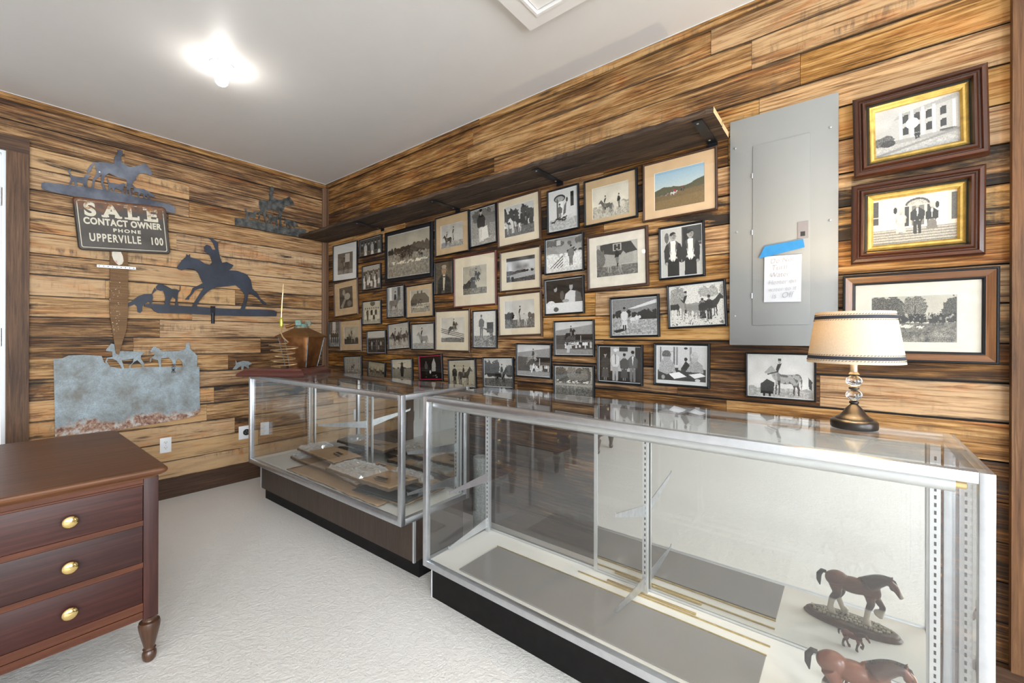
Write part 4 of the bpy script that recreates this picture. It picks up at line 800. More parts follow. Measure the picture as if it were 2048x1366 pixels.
    def face(s,x,y,r,skin=.66,hair=.08,hat=False):
        s.ell(x,y,r,r*1.28,skin); s.ell(x+r*.45,y-r*.1,r*.5,r*1.0,skin-.10,.04); s.ell(x-r*.98,y,r*.16,r*.28,skin-.08); s.ell(x+r*.98,y,r*.16,r*.28,skin-.14)
        m=(((s.x-x)/(r*1.08))**2+((s.y-(y+r*.45))/(r*1.0))**2<1)&(s.y>y+r*.55+.25*r*np.sin((s.x-x)/r*2)); s.put(m,hair,.08)
        for k in (-1,1): s.ell(x+k*r*.38,y+r*.12,r*.15,r*.09,.14); s.rect(x+k*r*.38-r*.2,y+r*.28,x+k*r*.38+r*.2,y+r*.36,.2)
        s.poly([(x-r*.06,y+r*.1),(x+r*.18,y-r*.32),(x-r*.12,y-r*.32)],skin-.14,.03); s.rect(x-r*.34,y-r*.64,x+r*.34,y-r*.54,.26); return s
    def mount(s,x,y,h,hv=.2,rv=.08,flip=False,P=None): 
        s.horse(x,y,h,hv,flip,P); s.rider(x,y,h,rv,flip); return s
    def person(s,x,y,h,coat=.12,low=.12,skirt=False,head=.65,hair=.1,shirt=None):
        if skirt: s.poly([(x-.15*h,y+.10*h),(x+.15*h,y+.10*h),(x+.08*h,y+.56*h),(x-.08*h,y+.56*h)],low); s.rect(x-.05*h,y,x-.02*h,y+.1*h,.5); s.rect(x+.02*h,y,x+.05*h,y+.1*h,.5)
        else: s.poly([(x-.09*h,y),(x-.02*h,y),(x,y+.42*h),(x+.02*h,y),(x+.09*h,y),(x+.10*h,y+.52*h),(x-.10*h,y+.52*h)],low)
        s.poly([(x-.12*h,y+.44*h),(x+.12*h,y+.44*h),(x+.14*h,y+.74*h),(x+.05*h,y+.83*h),(x-.05*h,y+.83*h),(x-.14*h,y+.74*h)],coat)
        for k in (-1,1): s.poly([(x+k*.14*h,y+.74*h),(x+k*.175*h,y+.70*h),(x+k*.16*h,y+.46*h),(x+k*.06*h,y+.40*h),(x+k*.06*h,y+.43*h),(x+k*.12*h,y+.50*h)],coat*.8+.02); s.ell(x+k*.06*h,y+.42*h,.02*h,.02*h,head)
        s.rect(x-.025*h,y+.80*h,x+.025*h,y+.87*h,head-.08)
        if shirt is not None: s.poly([(x-.03*h,y+.82*h),(x+.03*h,y+.82*h),(x,y+.5*h)],shirt)
        s.ell(x,y+.92*h,.055*h,.072*h,head); s.put((((s.x-x)/(.06*h))**2+((s.y-(y+.955*h))/(.055*h))**2<1),hair,.05); return s
    def hounds(s,x0,x1,y,h,n,v=.85,dark=.3):
        for k in range(n):
            x=s.rs.uniform(x0,x1); yy=y+s.rs.uniform(-.6,.6)*h; c=v if s.rs.rand()<.75 else dark
            s.ell(x,yy+.5*h,.62*h,.24*h,c); s.rect(x-.5*h,yy,x-.36*h,yy+.5*h,c); s.rect(x+.34*h,yy,x+.48*h,yy+.5*h,c); s.ell(x+.65*h,yy+.75*h,.2*h,.18*h,c)
        return s
    def fence(s,x0,y0,x1,y1,n=3,v=.12,th=.018,gap=.07):
        for k in range(n): s.poly([(x0,y0+k*gap),(x1,y1+k*gap),(x1,y1+k*gap+th),(x0,y0+k*gap+th)],v)
        return s
    def grain(s,a=.05,sepia=0):
        s.a+=(s.rs.rand(s.H,s.W,1)-.5)*a
        if sepia: s.a*=np.array([1,1-.05*sepia,1-.17*sepia])[None,None,:]
        return s
def pic(w,h,fn,seed,res=None,sepia=.4):
    big=res or 400
    H=max(24,int(h*big)); W=max(24,int(w*big)); p=Pic(W,H,seed=seed); fn(p,p.asp); p.grain(.05,sepia); return np.clip(p.a,.01,.92)
def print_obj(w,h,arr,parent,y):
    H,W,_=arr.shape
    X,Z=np.meshgrid(np.linspace(-w/2,w/2,W+1),np.linspace(h/2,-h/2,H+1)); V=np.stack([X,np.full_like(X,y),Z],-1).reshape(-1,3)
    i,j=np.mgrid[0:H,0:W]; a=i*(W+1)+j; F=np.stack([a,a+W+1,a+W+2,a+1],-1).reshape(-1,4)
    me=bpy.data.meshes.new('photograph'); me.vertices.add(len(V)); me.vertices.foreach_set('co',V.ravel()); me.loops.add(F.size); me.loops.foreach_set('vertex_index',F.ravel().astype(np.int32)); me.polygons.add(len(F)); me.polygons.foreach_set('loop_start',np.arange(0,F.size,4,dtype=np.int32))
    me.update(calc_edges=True)
    c=np.repeat((arr.reshape(-1,3)**2.2),4,axis=0); c=np.concatenate([c,np.ones((len(c),1))],1).astype(np.float32)
    at=me.attributes.new('pic','FLOAT_COLOR','CORNER'); at.data.foreach_set('color',c.ravel()); me.materials.append(M['print'])
    o=bpy.data.objects.new('photograph',me); COL.objects.link(o); o.parent=parent; return o
def frame_ring(name,w,h,prof,mats,parent):
    """prof: list of (inset from outer edge, y front (negative=towards room), mat index)"""
    mb=MB(); n=len(prof)
    def cs(i,y): return [(-w/2+i,y,h/2-i),(w/2-i,y,h/2-i),(w/2-i,y,-h/2+i),(-w/2+i,y,-h/2+i)]
    for side in range(4):
        for k in range(n-1):
            A=cs(prof[k][0],prof[k][1]); B=cs(prof[k+1][0],prof[k+1][1]); q=[A[side],A[(side+1)%4],B[(side+1)%4],B[side]]
            ln=w if side%2==0 else h; U=[(side*3.1,prof[k][0]*1.0+k*.01),(side*3.1+ln,prof[k][0]+k*.01),(side*3.1+ln,prof[k+1][0]+k*.01+.004),(side*3.1,prof[k+1][0]+k*.01+.004)]
            mb.add(q,[[0,1,2,3]],[U],(.5,0,.5),prof[k][2],False)
    return mb.obj(name,mats,parent)
def picture(key,label,spec,fn,seed=None,sepia=.4,group=None):
    cx,cz,w,h,ang=FR[key]; st,rim,matc,mg=spec; dep=.018
    base={'b':'black','n':'frame_brown','r':'frame_red'}.get(st,None)
    d={'w':.05,'o':.03}.get(st,.017)
    t=thing('framed_photograph',label,'picture',(cx,-.0052,cz),(0,R(-ang),0),group)
    if st=='w':
        P=[(0,0,0),(0,-.030,0),(.006,-.040,0),(.016,-.042,0),(.020,-.034,0),(.024,-.034,0),(.030,-.044,0),(.036,-.044,0),(.040,-.036,1),(.043,-.030,1),(.046,-.028,2),(.050,-.031,2),(.054,-.027,2),(.060,-.026,2),(.066,-.020,2),(.066,-.004,2)]
        frame_ring('frame_moulding',w,h,P,[M['frame_walnut'],M['black'],M['gold']],t); rim=.066; zf=-.012
    elif st=='o':
        P=[(0,0,1),(0,-.020,1),(.003,-.026,1),(.007,-.026,1),(.009,-.024,0),(.030,-.018,0),(.032,-.020,1),(.036,-.019,1),(.040,-.012,1),(.040,-.002,1)]
        frame_ring('frame_moulding',w,h,P,[M['frame_oak'],M['black']],t); rim=.040; zf=-.008
    else:
        P=[(0,0,0),(0,-.012,0),(.002,-.0155,0),(rim*.45,-.017,0),(rim*.8,-.0145,0),(rim,-.0115,0),(rim,-.002,0)]
        frame_ring('frame_moulding',w,h,P,[M[base]],t); zf=-.006
    iw,ih=w-2*rim,h-2*rim
    if matc:
        l,r,tp,bt=mg; mb=MB(); x0,x1,z0,z1=-iw/2,iw/2,-ih/2,ih/2; a,b2,c,d2=x0+l*iw,x1-r*iw,z0+bt*ih,z1-tp*ih; y=zf-.0016
        def ring(y0,A,B,m):
            V=[(A[0],y0[0],A[3]),(A[1],y0[0],A[3]),(A[1],y0[0],A[2]),(A[0],y0[0],A[2]),(B[0],y0[1],B[3]),(B[1],y0[1],B[3]),(B[1],y0[1],B[2]),(B[0],y0[1],B[2])]
            mb.add(V,[[k,(k+1)%4,4+(k+1)%4,4+k] for k in range(4)],None,(.5,0,.5),m)
        e=.0012; ring((y,y),(x0-.001,x1+.001,z0-.001,z1+.001),(a,b2,c,d2),0); ring((y,zf),(a,b2,c,d2),(a+e,b2-e,c+e,d2-e),1)
        mb.obj('mat_board',[M[matc],M['bevelcut']],t)
        pw,ph,px,pz=b2-a-2*e+.0004,d2-c-2*e+.0004,(a+b2)/2,(c+d2)/2
    else: pw,ph,px,pz=iw,ih,0,0
    if seed is None: seed=sum(ord(c_)*31 for c_ in key)
    if matc is None: 
        # narrow pale print margin inside the rim
        mb=MB(); m_=mg if mg else .0; 
        if m_: mb.box(-iw/2,iw/2,zf-.0001,zf+.0006,-ih/2,ih/2); mb.obj('print_margin',M['mat_white'],t); pw-=2*m_; ph-=2*m_
    if key=='W':
        frame_ring('red_liner',w-2*rim,h-2*rim,[(0,zf-.002,0),(.006,zf-.002,0),(.006,zf-.0002,0)],[M['redline']],t)
    q=print_obj(pw,ph,pic(pw,ph,fn,seed,sepia=sepia,res=(520 if cx>2.3 else 380)),t,zf-.0004); q.location=(px,0,pz)
    g=MB(); gz=zf-.0034; g.box(-iw/2+.0003,iw/2-.0003,gz,gz+.0009,-ih/2+.0003,ih/2-.0003,rnd=False); g.obj('glass_pane',M['picglass'],t)
    return t
def S_(f): return f
G8='small black-rimmed photographs on the right wall'
def field(p,h=.45,sv=.8,gv=.5): p.sky(h-.02,sv,sv-.08).ground(h,gv,.22,wob=.04)
P_={}
def d_A(p,A): field(p,.25,.35,.5); p.rect(0,.2,A,1,.32,.15); p.rect(.5*A,.55,.8*A,.95,.7); p.horse(.5*A,.02,.72,.10,True); p.rider(.42*A,.05,.7,.16)
def d_B(p,A): 
    p.rect(0,0,A,1,.30,.3)
    for k in range(6): p.person(A*(.1+.16*k),-.25,1.1,[.15,.7,.2,.6,.1,.35][k],[.2,.8][k%2],k%2==1,.7,.08)
def d_C(p,A):
    p.rect(0,0,A,1,.25,.35); p.rect(0,.8,A,1,.6,.2)
    for k in range(9): p.person(A*(.08+.105*k),-.05+.08*(k%3),.72,[.8,.2,.5][k%3],[.75,.15][k%2],k%2==0,.7,.05)
def d_D(p,A): p.rect(0,0,A,1,.18,.2); p.ell(.35*A,.75,.12,.14,.55); p.ell(.6*A,.55,.25,.16,.6,.3); p.poly([(.1,.1),(.5,.5),(.6,.4),(.3,0)],.5,.3); p.ell(.75*A,.2,.2,.14,.4,.3)
def d_E(p,A):
    p.rect(0,0,A,1,.72,.1); p.ell(.55*A,.92,.2,.12,.35); p.rect(0,0,A,.22,.6,.25)
    for k in range(7): p.person(A*(.12+.125*k),.12,.62,[.8,.25,.75,.15][k%4],[.82,.2,.8][k%3],k%2==0,.6,.08)
def d_F(p,A):
    p.rect(0,0,A,1,.75,.1); p.rect(0,.5,.3*A,1,.3,.3); p.rect(.6*A,.55,A,1,.35,.3); p.ground(.3,.55,.3)
    for k in range(4): p.person(A*(.2+.2*k),.15,.5,.15,.2)
def d_G(p,A): field(p,.3,.68,.25); p.trees(0,A,.2,.4,.2); p.mount(.35*A,.08,.5,.2,.12); p.mount(.6*A,.08,.55,.6,.12,True); p.rider(.5*A,.2,.55,.1)
def d_H(p,A):
    p.rect(0,.7,A,1,.7,.08); p.rect(0,0,A,.7,.15,.15); p.fence(0,.66,A,.70,1,.5)
    for k in range(7): p.person(A*(.1+.13*k),.15,.45,[.1,.6][k%2],[.1,.5,.15][k%3]); 
    p.person(.5*A,.05,.6,.35,.3)
def d_I(p,A):
    p.sky(.5,.70,.62).ground(.55,.50,.22,wob=.03); p.trees(0.02,.62*A,.52,.70,.16,.15,40); p.trees(.6*A,A,.5,.74,.28,.2,26)
    for k in range(16): p.mount(A*p.rs.uniform(.12,.95),.40+p.rs.uniform(-.03,.04),.15,p.rs.choice([.08,.15,.6]),.06,p.rs.rand()<.5)
    p.hounds(.1*A,.95*A,.31,.045,46,.88,.8)
def d_J(p,A): p.rect(0,0,A,1,.62,.25); p.rect(.1*A,.5,.25*A,1,.85); p.rect(.62*A,.55,.8*A,1,.3,.2); p.ground(.25,.55,.3); p.mount(.45*A,.12,.6,.4,.15)
def d_K(p,A): field(p,.35,.72,.55); p.poly([(.05*A,.4),(.95*A,.4),(.95*A,.62),(.75*A,.85),(.2*A,.85),(.05*A,.65)],.35,.12); p.rect(.35*A,.8,.42*A,.95,.3); p.rect(.55*A,.8,.62*A,.95,.3); p.trees(0,.3*A,.3,.6,.25); p.hounds(.1*A,.9*A,.2,.07,30,.75,.2); p.mount(.5*A,.3,.3,.2,.1)
def d_L(p,A): field(p,.42,.72,.62); p.trees(.0,A,.38,.6,.4); p.mount(.35*A,.12,.58,.12,.06,True); p.mount(.65*A,.2,.5,.3,.06,True); p.mount(.88*A,.26,.42,.2,.1)
def d_M(p,A): field(p,.22,.78,.6); p.mount(.48*A,.05,.66,.55,.06,True)
def d_N(p,A): field(p,.25,.74,.55); p.mount(.6*A,.10,.62,.72,.06,True); p.mount(.3*A,.08,.5,.15,.08,True)
def d_O(p,A): p.rect(0,0,A,1,.55,.3); p.trees(0,A,.6,1,.35,.2,10); p.ground(.2,.62,.2); p.horse(.85*A,.2,.9,.45,True); p.person(.42*A,.08,.92,.10,.8,False,.7,.06); p.poly([(.4*A,.1),(.72*A,.15),(.66*A,.5),(.45*A,.45)],.85)
def d_P(p,A): p.a[:]=np.array([.32,.28,.22]); p.a+=((p.nz(8)-.5)*.12)[:,:,None]; p.poly([(.12*A,0),(.9*A,0),(.88*A,.42),(.62*A,.60),(.38*A,.60),(.15*A,.42)],(.12,.11,.10)); p.poly([(.44*A,.6),(.58*A,.6),(.52*A,.1),(.46*A,.1)],(.75,.72,.64)); p.poly([(.42*A,.55),(.60*A,.55),(.51*A,.50)],(.08,.08,.08)); p.ell(.5*A,.74,.105,.145,(.58,.48,.38)); p.ell(.5*A,.86,.11,.05,(.6,.58,.52)); p.rect(.42*A,.75,.48*A,.77,(.2,.15,.1)); p.rect(.53*A,.75,.59*A,.77,(.2,.15,.1)); p.rect(.46*A,.655,.55*A,.67,(.3,.2,.15)); p.poly([(.49*A,.76),(.52*A,.70),(.485*A,.70)],(.45,.36,.28))
def d_Q(p,A): field(p,.22,.72,.55); p.trees(0,.5*A,.15,.5,.22,.2,18); p.poly([(.5*A,.3),(.53*A,.3),(.55*A,.95),(.52*A,.9)],.3); p.trees(.35*A,.75*A,.6,1,.55,.3,7); p.mount(.55*A,.28,.5,.1,.12,False,HJ); p.ground(.22,.45,.3)
def d_R(p,A): field(p,.18,.80,.45); p.mount(.55*A,.30,.52,.28,.06,False,HJ); p.fence(0,.40,A,.16,3,.18,.025,.07)
def d_S(p,A): p.rect(0,.3,A,1,.78,.15); p.ground(.32,.45,.35); p.rect(.6*A,.4,.9*A,.7,.12); p.person(.35*A,.3,.62,.35,.35,False,.6,.3); p.poly([(.35*A,.55),(.85*A,.5),(.9*A,.15),(.8*A,.2),(.7*A,.42)],.3,.2); p.fence(.1,.05,.7,.3,2,.6)
def d_T(p,A): 
    p.rect(0,0,A,1,.62,.25)
    for k in range(9): x=A*(.05+.11*k); p.rect(x,.3,x+.03,1,.30,.1)
    p.ground(.3,.5,.3); p.mount(.5*A,.25,.35,.2,.1); p.hounds(.2*A,.8*A,.15,.08,8,.8,.7)
def d_U(p,A): field(p,.45,.66,.55); 
def d_U2(p,A): 
    field(p,.45,.66,.5)
    for k in range(5): p.mount(A*(.15+.18*k),.25,.38,[.1,.3][k%2],.08,k%2==0)
def d_V(p,A): field(p,.55,.80,.55); p.trees(0,A,.5,.62,.35); p.rect(0,0,A,.45,.52,.3); p.ell(.5*A,.78,.12,.10,.2,.2); p.poly([(.44*A,.1),(.56*A,.1),(.60*A,.5),(.55*A,.72),(.45*A,.72),(.40*A,.5)],.18,.2); p.fence(.3*A,.8,.7*A,.84,1,.2)
def d_W(p,A): p.rect(0,0,A,1,.05,.06); p.poly([(.55*A,.35),(.72*A,.35),(.74*A,.65),(.66*A,.9),(.56*A,.65)],.62,.2); p.person(.3*A,.2,.62,.3,.15,False,.5,.1); p.ell(.48*A,.32,.05,.07,.8); p.hounds(.2*A,.8*A,.1,.07,5,.6,.4)
def d_X(p,A): 
    p.rect(0,0,A,1,.70,.12)
    for k in range(9): p.rect(.2*A,.5+.055*k,A,.51+.055*k,.5)
    p.ground(.22,.68,.25); p.horse(.62*A,.06,.72,.28); p.rider(.55*A,.2,.5,.2); p.person(.2*A,.05,.8,.2,.2)
def d_Y(p,A): field(p,.3,.75,.4); p.trees(0,.5*A,.3,.95,.22,.3,16); p.trees(.8*A,A,.3,.8,.25,.3,6); p.mount(.62*A,.10,.58,.10,.06)
def d_AA(p,A): field(p,.3,.82,.38); p.trees(0,.4*A,.35,.95,.2,.25,14); p.trees(.6*A,.95*A,.4,.95,.22,.3,9); p.trees(.5*A,A,.25,.5,.16,.15,10); p.mount(.17*A,.10,.42,.75,.1,True); p.mount(.36*A,.10,.52,.8,.1,True); p.mount(.58*A,.22,.42,.12,.08); p.mount(.72*A,.25,.4,.12,.08)
def d_AB(p,A): p.rect(0,0,A,1,.80,.05); p.ell(.38*A,.80,.17,.10,.2); p.ell(.38*A,.79,.13,.07,.6,.3); p.rect(.27*A,.3,.32*A,.8,.3); p.rect(.34*A,.38,.5*A,.72,.88); p.rect(.78*A,.55,.9*A,.92,.12); p.ell(.65*A,.74,.03,.06,.15); p.poly([(.5*A,.35),(.6*A,.4),(.64*A,.7),(.55*A,.6)],.35,.3); p.ground(.28,.66,.2); p.person(.38*A,.22,.45,.35,.45,False,.6,.1); p.hounds(.1*A,.6*A,.20,.10,5,.15,.3); p.hounds(.6*A,.95*A,.25,.09,3,.75,.2)
def d_AC(p,A): field(p,.34,.84,.66); p.trees(.7*A,A,.33,.46,.6,.1,8); p.trees(0,.4*A,.33,.40,.62,.1,6); p.mount(.38*A,.12,.46,.35,.06,True); p.horse(.70*A,.08,.46,.80,True); p.rider(.72*A,.1,.46,.06)
def d_AD(p,A):
    t=p.y; s=p.a; m=t>.4; c=np.array([.45,.66,.78])*(1-.0)+np.zeros_like(s); k=((t-.45)/.55).clip(0,1)[:,:,None]; s[:]=np.array([.72,.76,.74])*(1-k)+np.array([.56,.68,.76])*k
    hh=.50+.12*(p.x/A)+.05*np.sin(p.x*6)+.03*(p.nz(12)-.5); p.put(t<hh,(.30,.29,.18),.08); hh=.36+.02*(p.nz(6)-.5)+.10*(p.x/A); p.put(t<hh,(.42,.34,.20),.10); p.put(t<hh-.15,(.47,.38,.22),.10)
    p.hounds(.12*A,.30*A,.36,.03,8,.6,.2); p.mount(.38*A,.33,.12,.75,(.6,.1,.08) and .3); p.ell(.41*A,.45,.02,.03,(.65,.12,.10)); p.mount(.43*A,.33,.11,.8,.3); p.ell(.44*A,.45,.018,.03,(.65,.12,.10)); p.mount(.58*A,.38,.10,.1,.1); p.ell(.58*A,.49,.016,.025,(.6,.1,.1))
def d_AE(p,A): field(p,.55,.6,.85); p.trees(0,A,.75,1,.35,.3,14); p.rect(.30*A,.80,.42*A,.95,.7); p.hounds(.55*A,A,.55,.12,5,.08,.1); p.horse(.4*A,.42,.32,.6,True); p.person(.70*A,.15,.62,.45,.35,False,.6,.2); p.fence(0,.0,.6,.45,4,.08,.03,-.09); p.ground(.12,.8,.2)
def d_AF(p,A):
    p.rect(0,0,A,1,.74,.05); p.rect(.52*A,.60,A,1,.24,.05); p.rect(.56*A,.66,.66*A,.97,.12); p.rect(.70*A,.64,A,.66,.5); p.ell(.13*A,.82,.045,.11,.35,.2); p.rect(.12*A,.5,.14*A,.8,.4)
    for x,k in ((.29,1),(.73,-1)):
        p.poly([((x-.15)*A,0),((x+.15)*A,0),((x+.15)*A,.36),((x-.14)*A,.36)],.09); p.poly([((x-.215)*A,.26),((x-.13)*A,.30),((x-.10)*A,.40),((x+.10)*A,.40),((x+.13)*A,.30),((x+.215)*A,.26),((x+.235)*A,.55),((x+.19)*A,.66),((x+.07)*A,.73),((x-.07)*A,.73),((x-.19)*A,.66),((x-.235)*A,.55)],.17)
        p.poly([((x-.10)*A,.72),((x+.10)*A,.72),((x+.085)*A,.50),((x+.06)*A,.34),((x+.02)*A,.30),((x)*A,.35),((x-.02)*A,.30),((x-.06)*A,.34),((x-.085)*A,.50)],.88); p.poly([((x-.13)*A,.70),((x-.07)*A,.74),((x-.055)*A,.45)],.32); p.poly([((x+.13)*A,.70),((x+.07)*A,.74),((x+.055)*A,.45)],.32)
        p.rect((x-.035)*A,.70,(x+.035)*A,.78,.6); p.rect((x-.06)*A,.695,(x+.06)*A,.735,.95); p.face(x*A,.835,.078*A*1.0,.64,.07)
        p.ell((x-.17*k)*A,.27,.03,.035,.6); 
def d_AG(p,A): p.rect(0,.3,A,1,.66,.15); p.rect(.12*A,.35,.9*A,.7,.62,.1); p.poly([(.1*A,.98),(.4*A,1),(.65*A,.98),(.85*A,.98),(A,.68),(.55*A,.6),(.1*A,.72)],.22,.1); p.rect(.42*A,.75,.62*A,.97,.7); p.rect(.44*A,.77,.51*A,.95,.2); p.rect(.53*A,.77,.60*A,.95,.2); p.ground(.3,.42,.25); p.trees(0,.15*A,.25,.9,.4,.3,6); p.mount(.50*A,.10,.62,.62,.08,False); p.horse(.50*A,.10,.6,.45)if 0 else None
def d_AH(p,A): p.sky(.4,.88,.25,.1); p.a[(p.y>.45)]=(.35+.5*p.nz(5)[p.y>.45])[:,None]; p.a[p.y>.85]*=.45; p.ground(.45,.30,.25,wob=.06); p.poly([(.0,.25),(A,.45),(A,.2),(0,.1)],.62,.15); p.trees(.4*A,A,.35,.5,.15,.15,9); p.trees(0,.3*A,.0,.25,.2,.3,5); p.fence(.2*A,.02,A,.12,2,.15)
def d_AI(p,A): field(p,.32,.78,.40); p.trees(0,.3*A,.3,.7,.10,.12,9); p.trees(.6*A,A,.3,.55,.3,.25,9); p.mount(.55*A,.08,.58,.72,.06,True); p.horse(.1*A,.15,.45,.1,True)
def d_AJ(p,A): 
    p.rect(0,0,A,1,.12,.10); p.ell(.45*A,.85,.15,.18,.07); p.poly([(.05*A,.3),(.3*A,.75),(.4*A,.6),(.42*A,.3)],.08); p.ell(.27*A,.72,.055,.085,.60); p.ell(.24*A,.79,.07,.05,.05)
    p.poly([(.5*A,.3),(.55*A,.55),(.68*A,.66),(.82*A,.62),(.9*A,.3)],.78); p.poly([(.8*A,.3),(.82*A,.65),(.95*A,.55),(A,.2)],.35); p.ell(.70*A,.76,.06,.10,.62); p.ell(.70*A,.85,.07,.04,.07); p.ell(.45*A,.52,.07,.14,.3); p.rect(0,0,A,.30,.82,.08); p.ell(.14*A,.25,.16,.12,.85,.4); p.ell(.28*A,.10,.09,.07,.3,.2); p.ell(.55*A,.35,.12,.05,.6)
def d_AK(p,A): p.sky(.5,.80,.74); p.poly([(0,.75),(A,.92),(A,.6),(0,.6)],.55,.15); p.rect(0,0,A,.6,.30,.12); p.rect(.55*A,.45,A,.62,.12); p.rect(.68*A,.35,.70*A,.58,.7)
def crowd(p,A,x0,y0,n):
    for k in range(n): x=A*(x0+(1-x0)*k/n); p.person(x,y0+p.rs.uniform(-.02,.02),.24,p.rs.choice([.85,.7,.15]),p.rs.choice([.8,.2]),k%2==0,.7,.1)
def d_AK2(p,A): d_AK(p,A); crowd(p,A,.28,.18,15); p.rect(0,0,A,.16,.52,.2); p.poly([(.3*A,.05),(.38*A,.05),(.42*A,.4),(.36*A,.4)],.7); p.mount(.42*A,.42,.38,.08,.2,False,HJ); p.fence(0,.36,.5*A,.30,3,.2,.02,.06)
def d_AL2(p,A): d_AK(p,A); crowd(p,A,.42,.14,12); p.rect(0,0,A,.14,.55,.2); p.mount(.48*A,.36,.42,.62,.2,False,HJ); p.fence(0,.40,.5*A,.38,5,.3,.02,.05); p.poly([(.42*A,.1),(.46*A,.1),(.54*A,.4),(.5*A,.4)],.85)
def d_AM(p,A): p.rect(0,.55,A,1,.48,.15); p.poly([(.35*A,.72),(A,.95),(A,.85),(.5*A,.72)],.8,.1); p.trees(0,A,.45,.68,.14,.2,20); p.trees(.65*A,A,.3,.7,.10,.15,12); p.ground(.42,.60,.3); p.poly([(0,.12),(.25*A,.18),(.3*A,.12),(.1*A,.06)],.08); p.person(.28*A,.12,.66,.80,.78,True,.5,.15); p.rect(.24*A,.12,.27*A,.28,.1); p.rect(.29*A,.12,.32*A,.28,.1); p.hounds(.5*A,.6*A,.24,.22,1,.82,.8); p.person(.56*A,.28,.30,.8,.7,False,.7,.05)
def d_AN(p,A): p.rect(0,0,A,1,.80,.2); p.trees(0,.2*A,.4,1,.55,.45,8); p.trees(.5*A,A,.65,1,.6,.4,10); p.horse(.10*A,.25,.42,.12); p.horse(.78*A,.20,.55,.15); p.mount(.33*A,.14,.58,.55,.08,True); p.horse(.5*A,.2,.42,.5); p.person(.62*A,.10,.55,.10,.12,True,.5,.1); p.person(.74*A,.12,.60,.10,.12,False,.5,.1); p.put((p.y<.3)&(p.nz(40)>.72),.4,.2)
def d_AO(p,A): 
    p.rect(0,0,A,1,.12,.05); p.rect(.28*A,.3,.88*A,1,.68,.06); p.rect(.5*A,.88,.7*A,1,.15); p.rect(0,0,A,.12,.08)
    p.person(.15*A,.02,.84,.22,.28,True,.6,.06); p.person(.40*A,.02,.93,.78,.62,False,.62,.85); p.ell(.42*A,.92,.09,.025,.85); p.rect(.40*A,.5,.41*A,.78,.1); p.person(.62*A,.04,.78,.28,.25,True,.6,.05); p.person(.82*A,.02,.88,.35,.42,False,.6,.05,.85)
def d_AP(p,A):
    p.rect(0,0,A,1,.76,.06); p.rect(.05*A,.42,.08*A,1,.35); p.rect(.34*A,.5,.37*A,1,.4,.2); p.rect(.40*A,.5,.43*A,1,.5,.2); p.rect(.68*A,.6,.72*A,1,.5,.2); p.ell(.6*A,.965,.05,.03,.12); p.rect(.08*A,.86,.34*A,.875,.6)
    p.poly([(0,.34),(.30*A,.42),(A,.40),(A,.04),(0,.04)],.20,.10); p.rect(0,0,A,.05,.80)
    p.poly([(.02*A,.30),(.05*A,.55),(.12*A,.66),(.27*A,.66),(.36*A,.52),(.38*A,.33),(.20*A,.22)],.62,.30); p.ell(.20*A,.70,.10,.11,.62,.08); m=((p.x-.19*A)/.125)**2+((p.y-.785)/.12)**2<1; p.put(m&(p.y>.72),.34,.25); p.ell(.36*A,.30,.05,.035,.66)
    p.poly([(.60*A,.32),(.64*A,.52),(.72*A,.62),(.84*A,.62),(.94*A,.50),(.96*A,.30)],.58,.25); p.ell(.78*A,.68,.09,.10,.66,.08); m=((p.x-.78*A)/.115)**2+((p.y-.755)/.115)**2<1; p.put(m&(p.y>.70),.70,.28); p.poly([(.50*A,.40),(.60*A,.62),(.68*A,.50),(.62*A,.36)],.12,.12); p.ell(.60*A,.66,.045,.05,.10); p.poly([(.44*A,.36),(.47*A,.55),(.51*A,.55),(.50*A,.34)],.72)
    p.poly([(.24*A,.24),(.46*A,.30),(.62*A,.18),(.36*A,.10)],.90,.03); p.poly([(.66*A,.24),(.90*A,.30),(A,.22),(.78*A,.14)],.88,.03); p.ell(.12*A,.14,.05,.06,.6); p.ell(.84*A,.09,.07,.04,.75)
def d_AQ(p,A): p.rect(0,0,A,1,.62,.2); p.trees(0,A,.4,1,.32,.35,40); p.trees(.4*A,.8*A,.5,1,.45,.3,10); p.ground(.45,.46,.25); p.rect(0,.33,A,.40,.62,.15); p.hounds(.05*A,.9*A,.44,.07,14,.85,.8); p.ground(.25,.38,.22)
def d_AR(p,A): field(p,.20,.84,.66); p.trees(0,.25*A,.14,.26,.6,.1,5); p.trees(.85*A,A,.14,.24,.6,.1,4); p.horse(.56*A,.05,.70,.60,True); m=p.m&(p.nz(22)+.5*(p.x/A-.3)>.80); p.a[m]=.34; m=p.m&(p.y<.28); p.a[m]=.25; p.poly([(.93*A,.50),(.99*A,.40),(.98*A,.20),(.94*A,.24)],.22,.15); p.rider(.52*A,.10,.66,.07,True); p.poly([(.30*A,.55),(.48*A,.62),(.48*A,.60),(.31*A,.52)],.08)
def d_AR2(p,A): d_AR(p,A); p.poly([(.20*A,.06),(.40*A,.06),(.42*A,.34),(.30*A,.42),(.20*A,.30)],.10,.2); p.rect(.24*A,.0,.27*A,.1,.1); p.rect(.33*A,.0,.36*A,.1,.1)
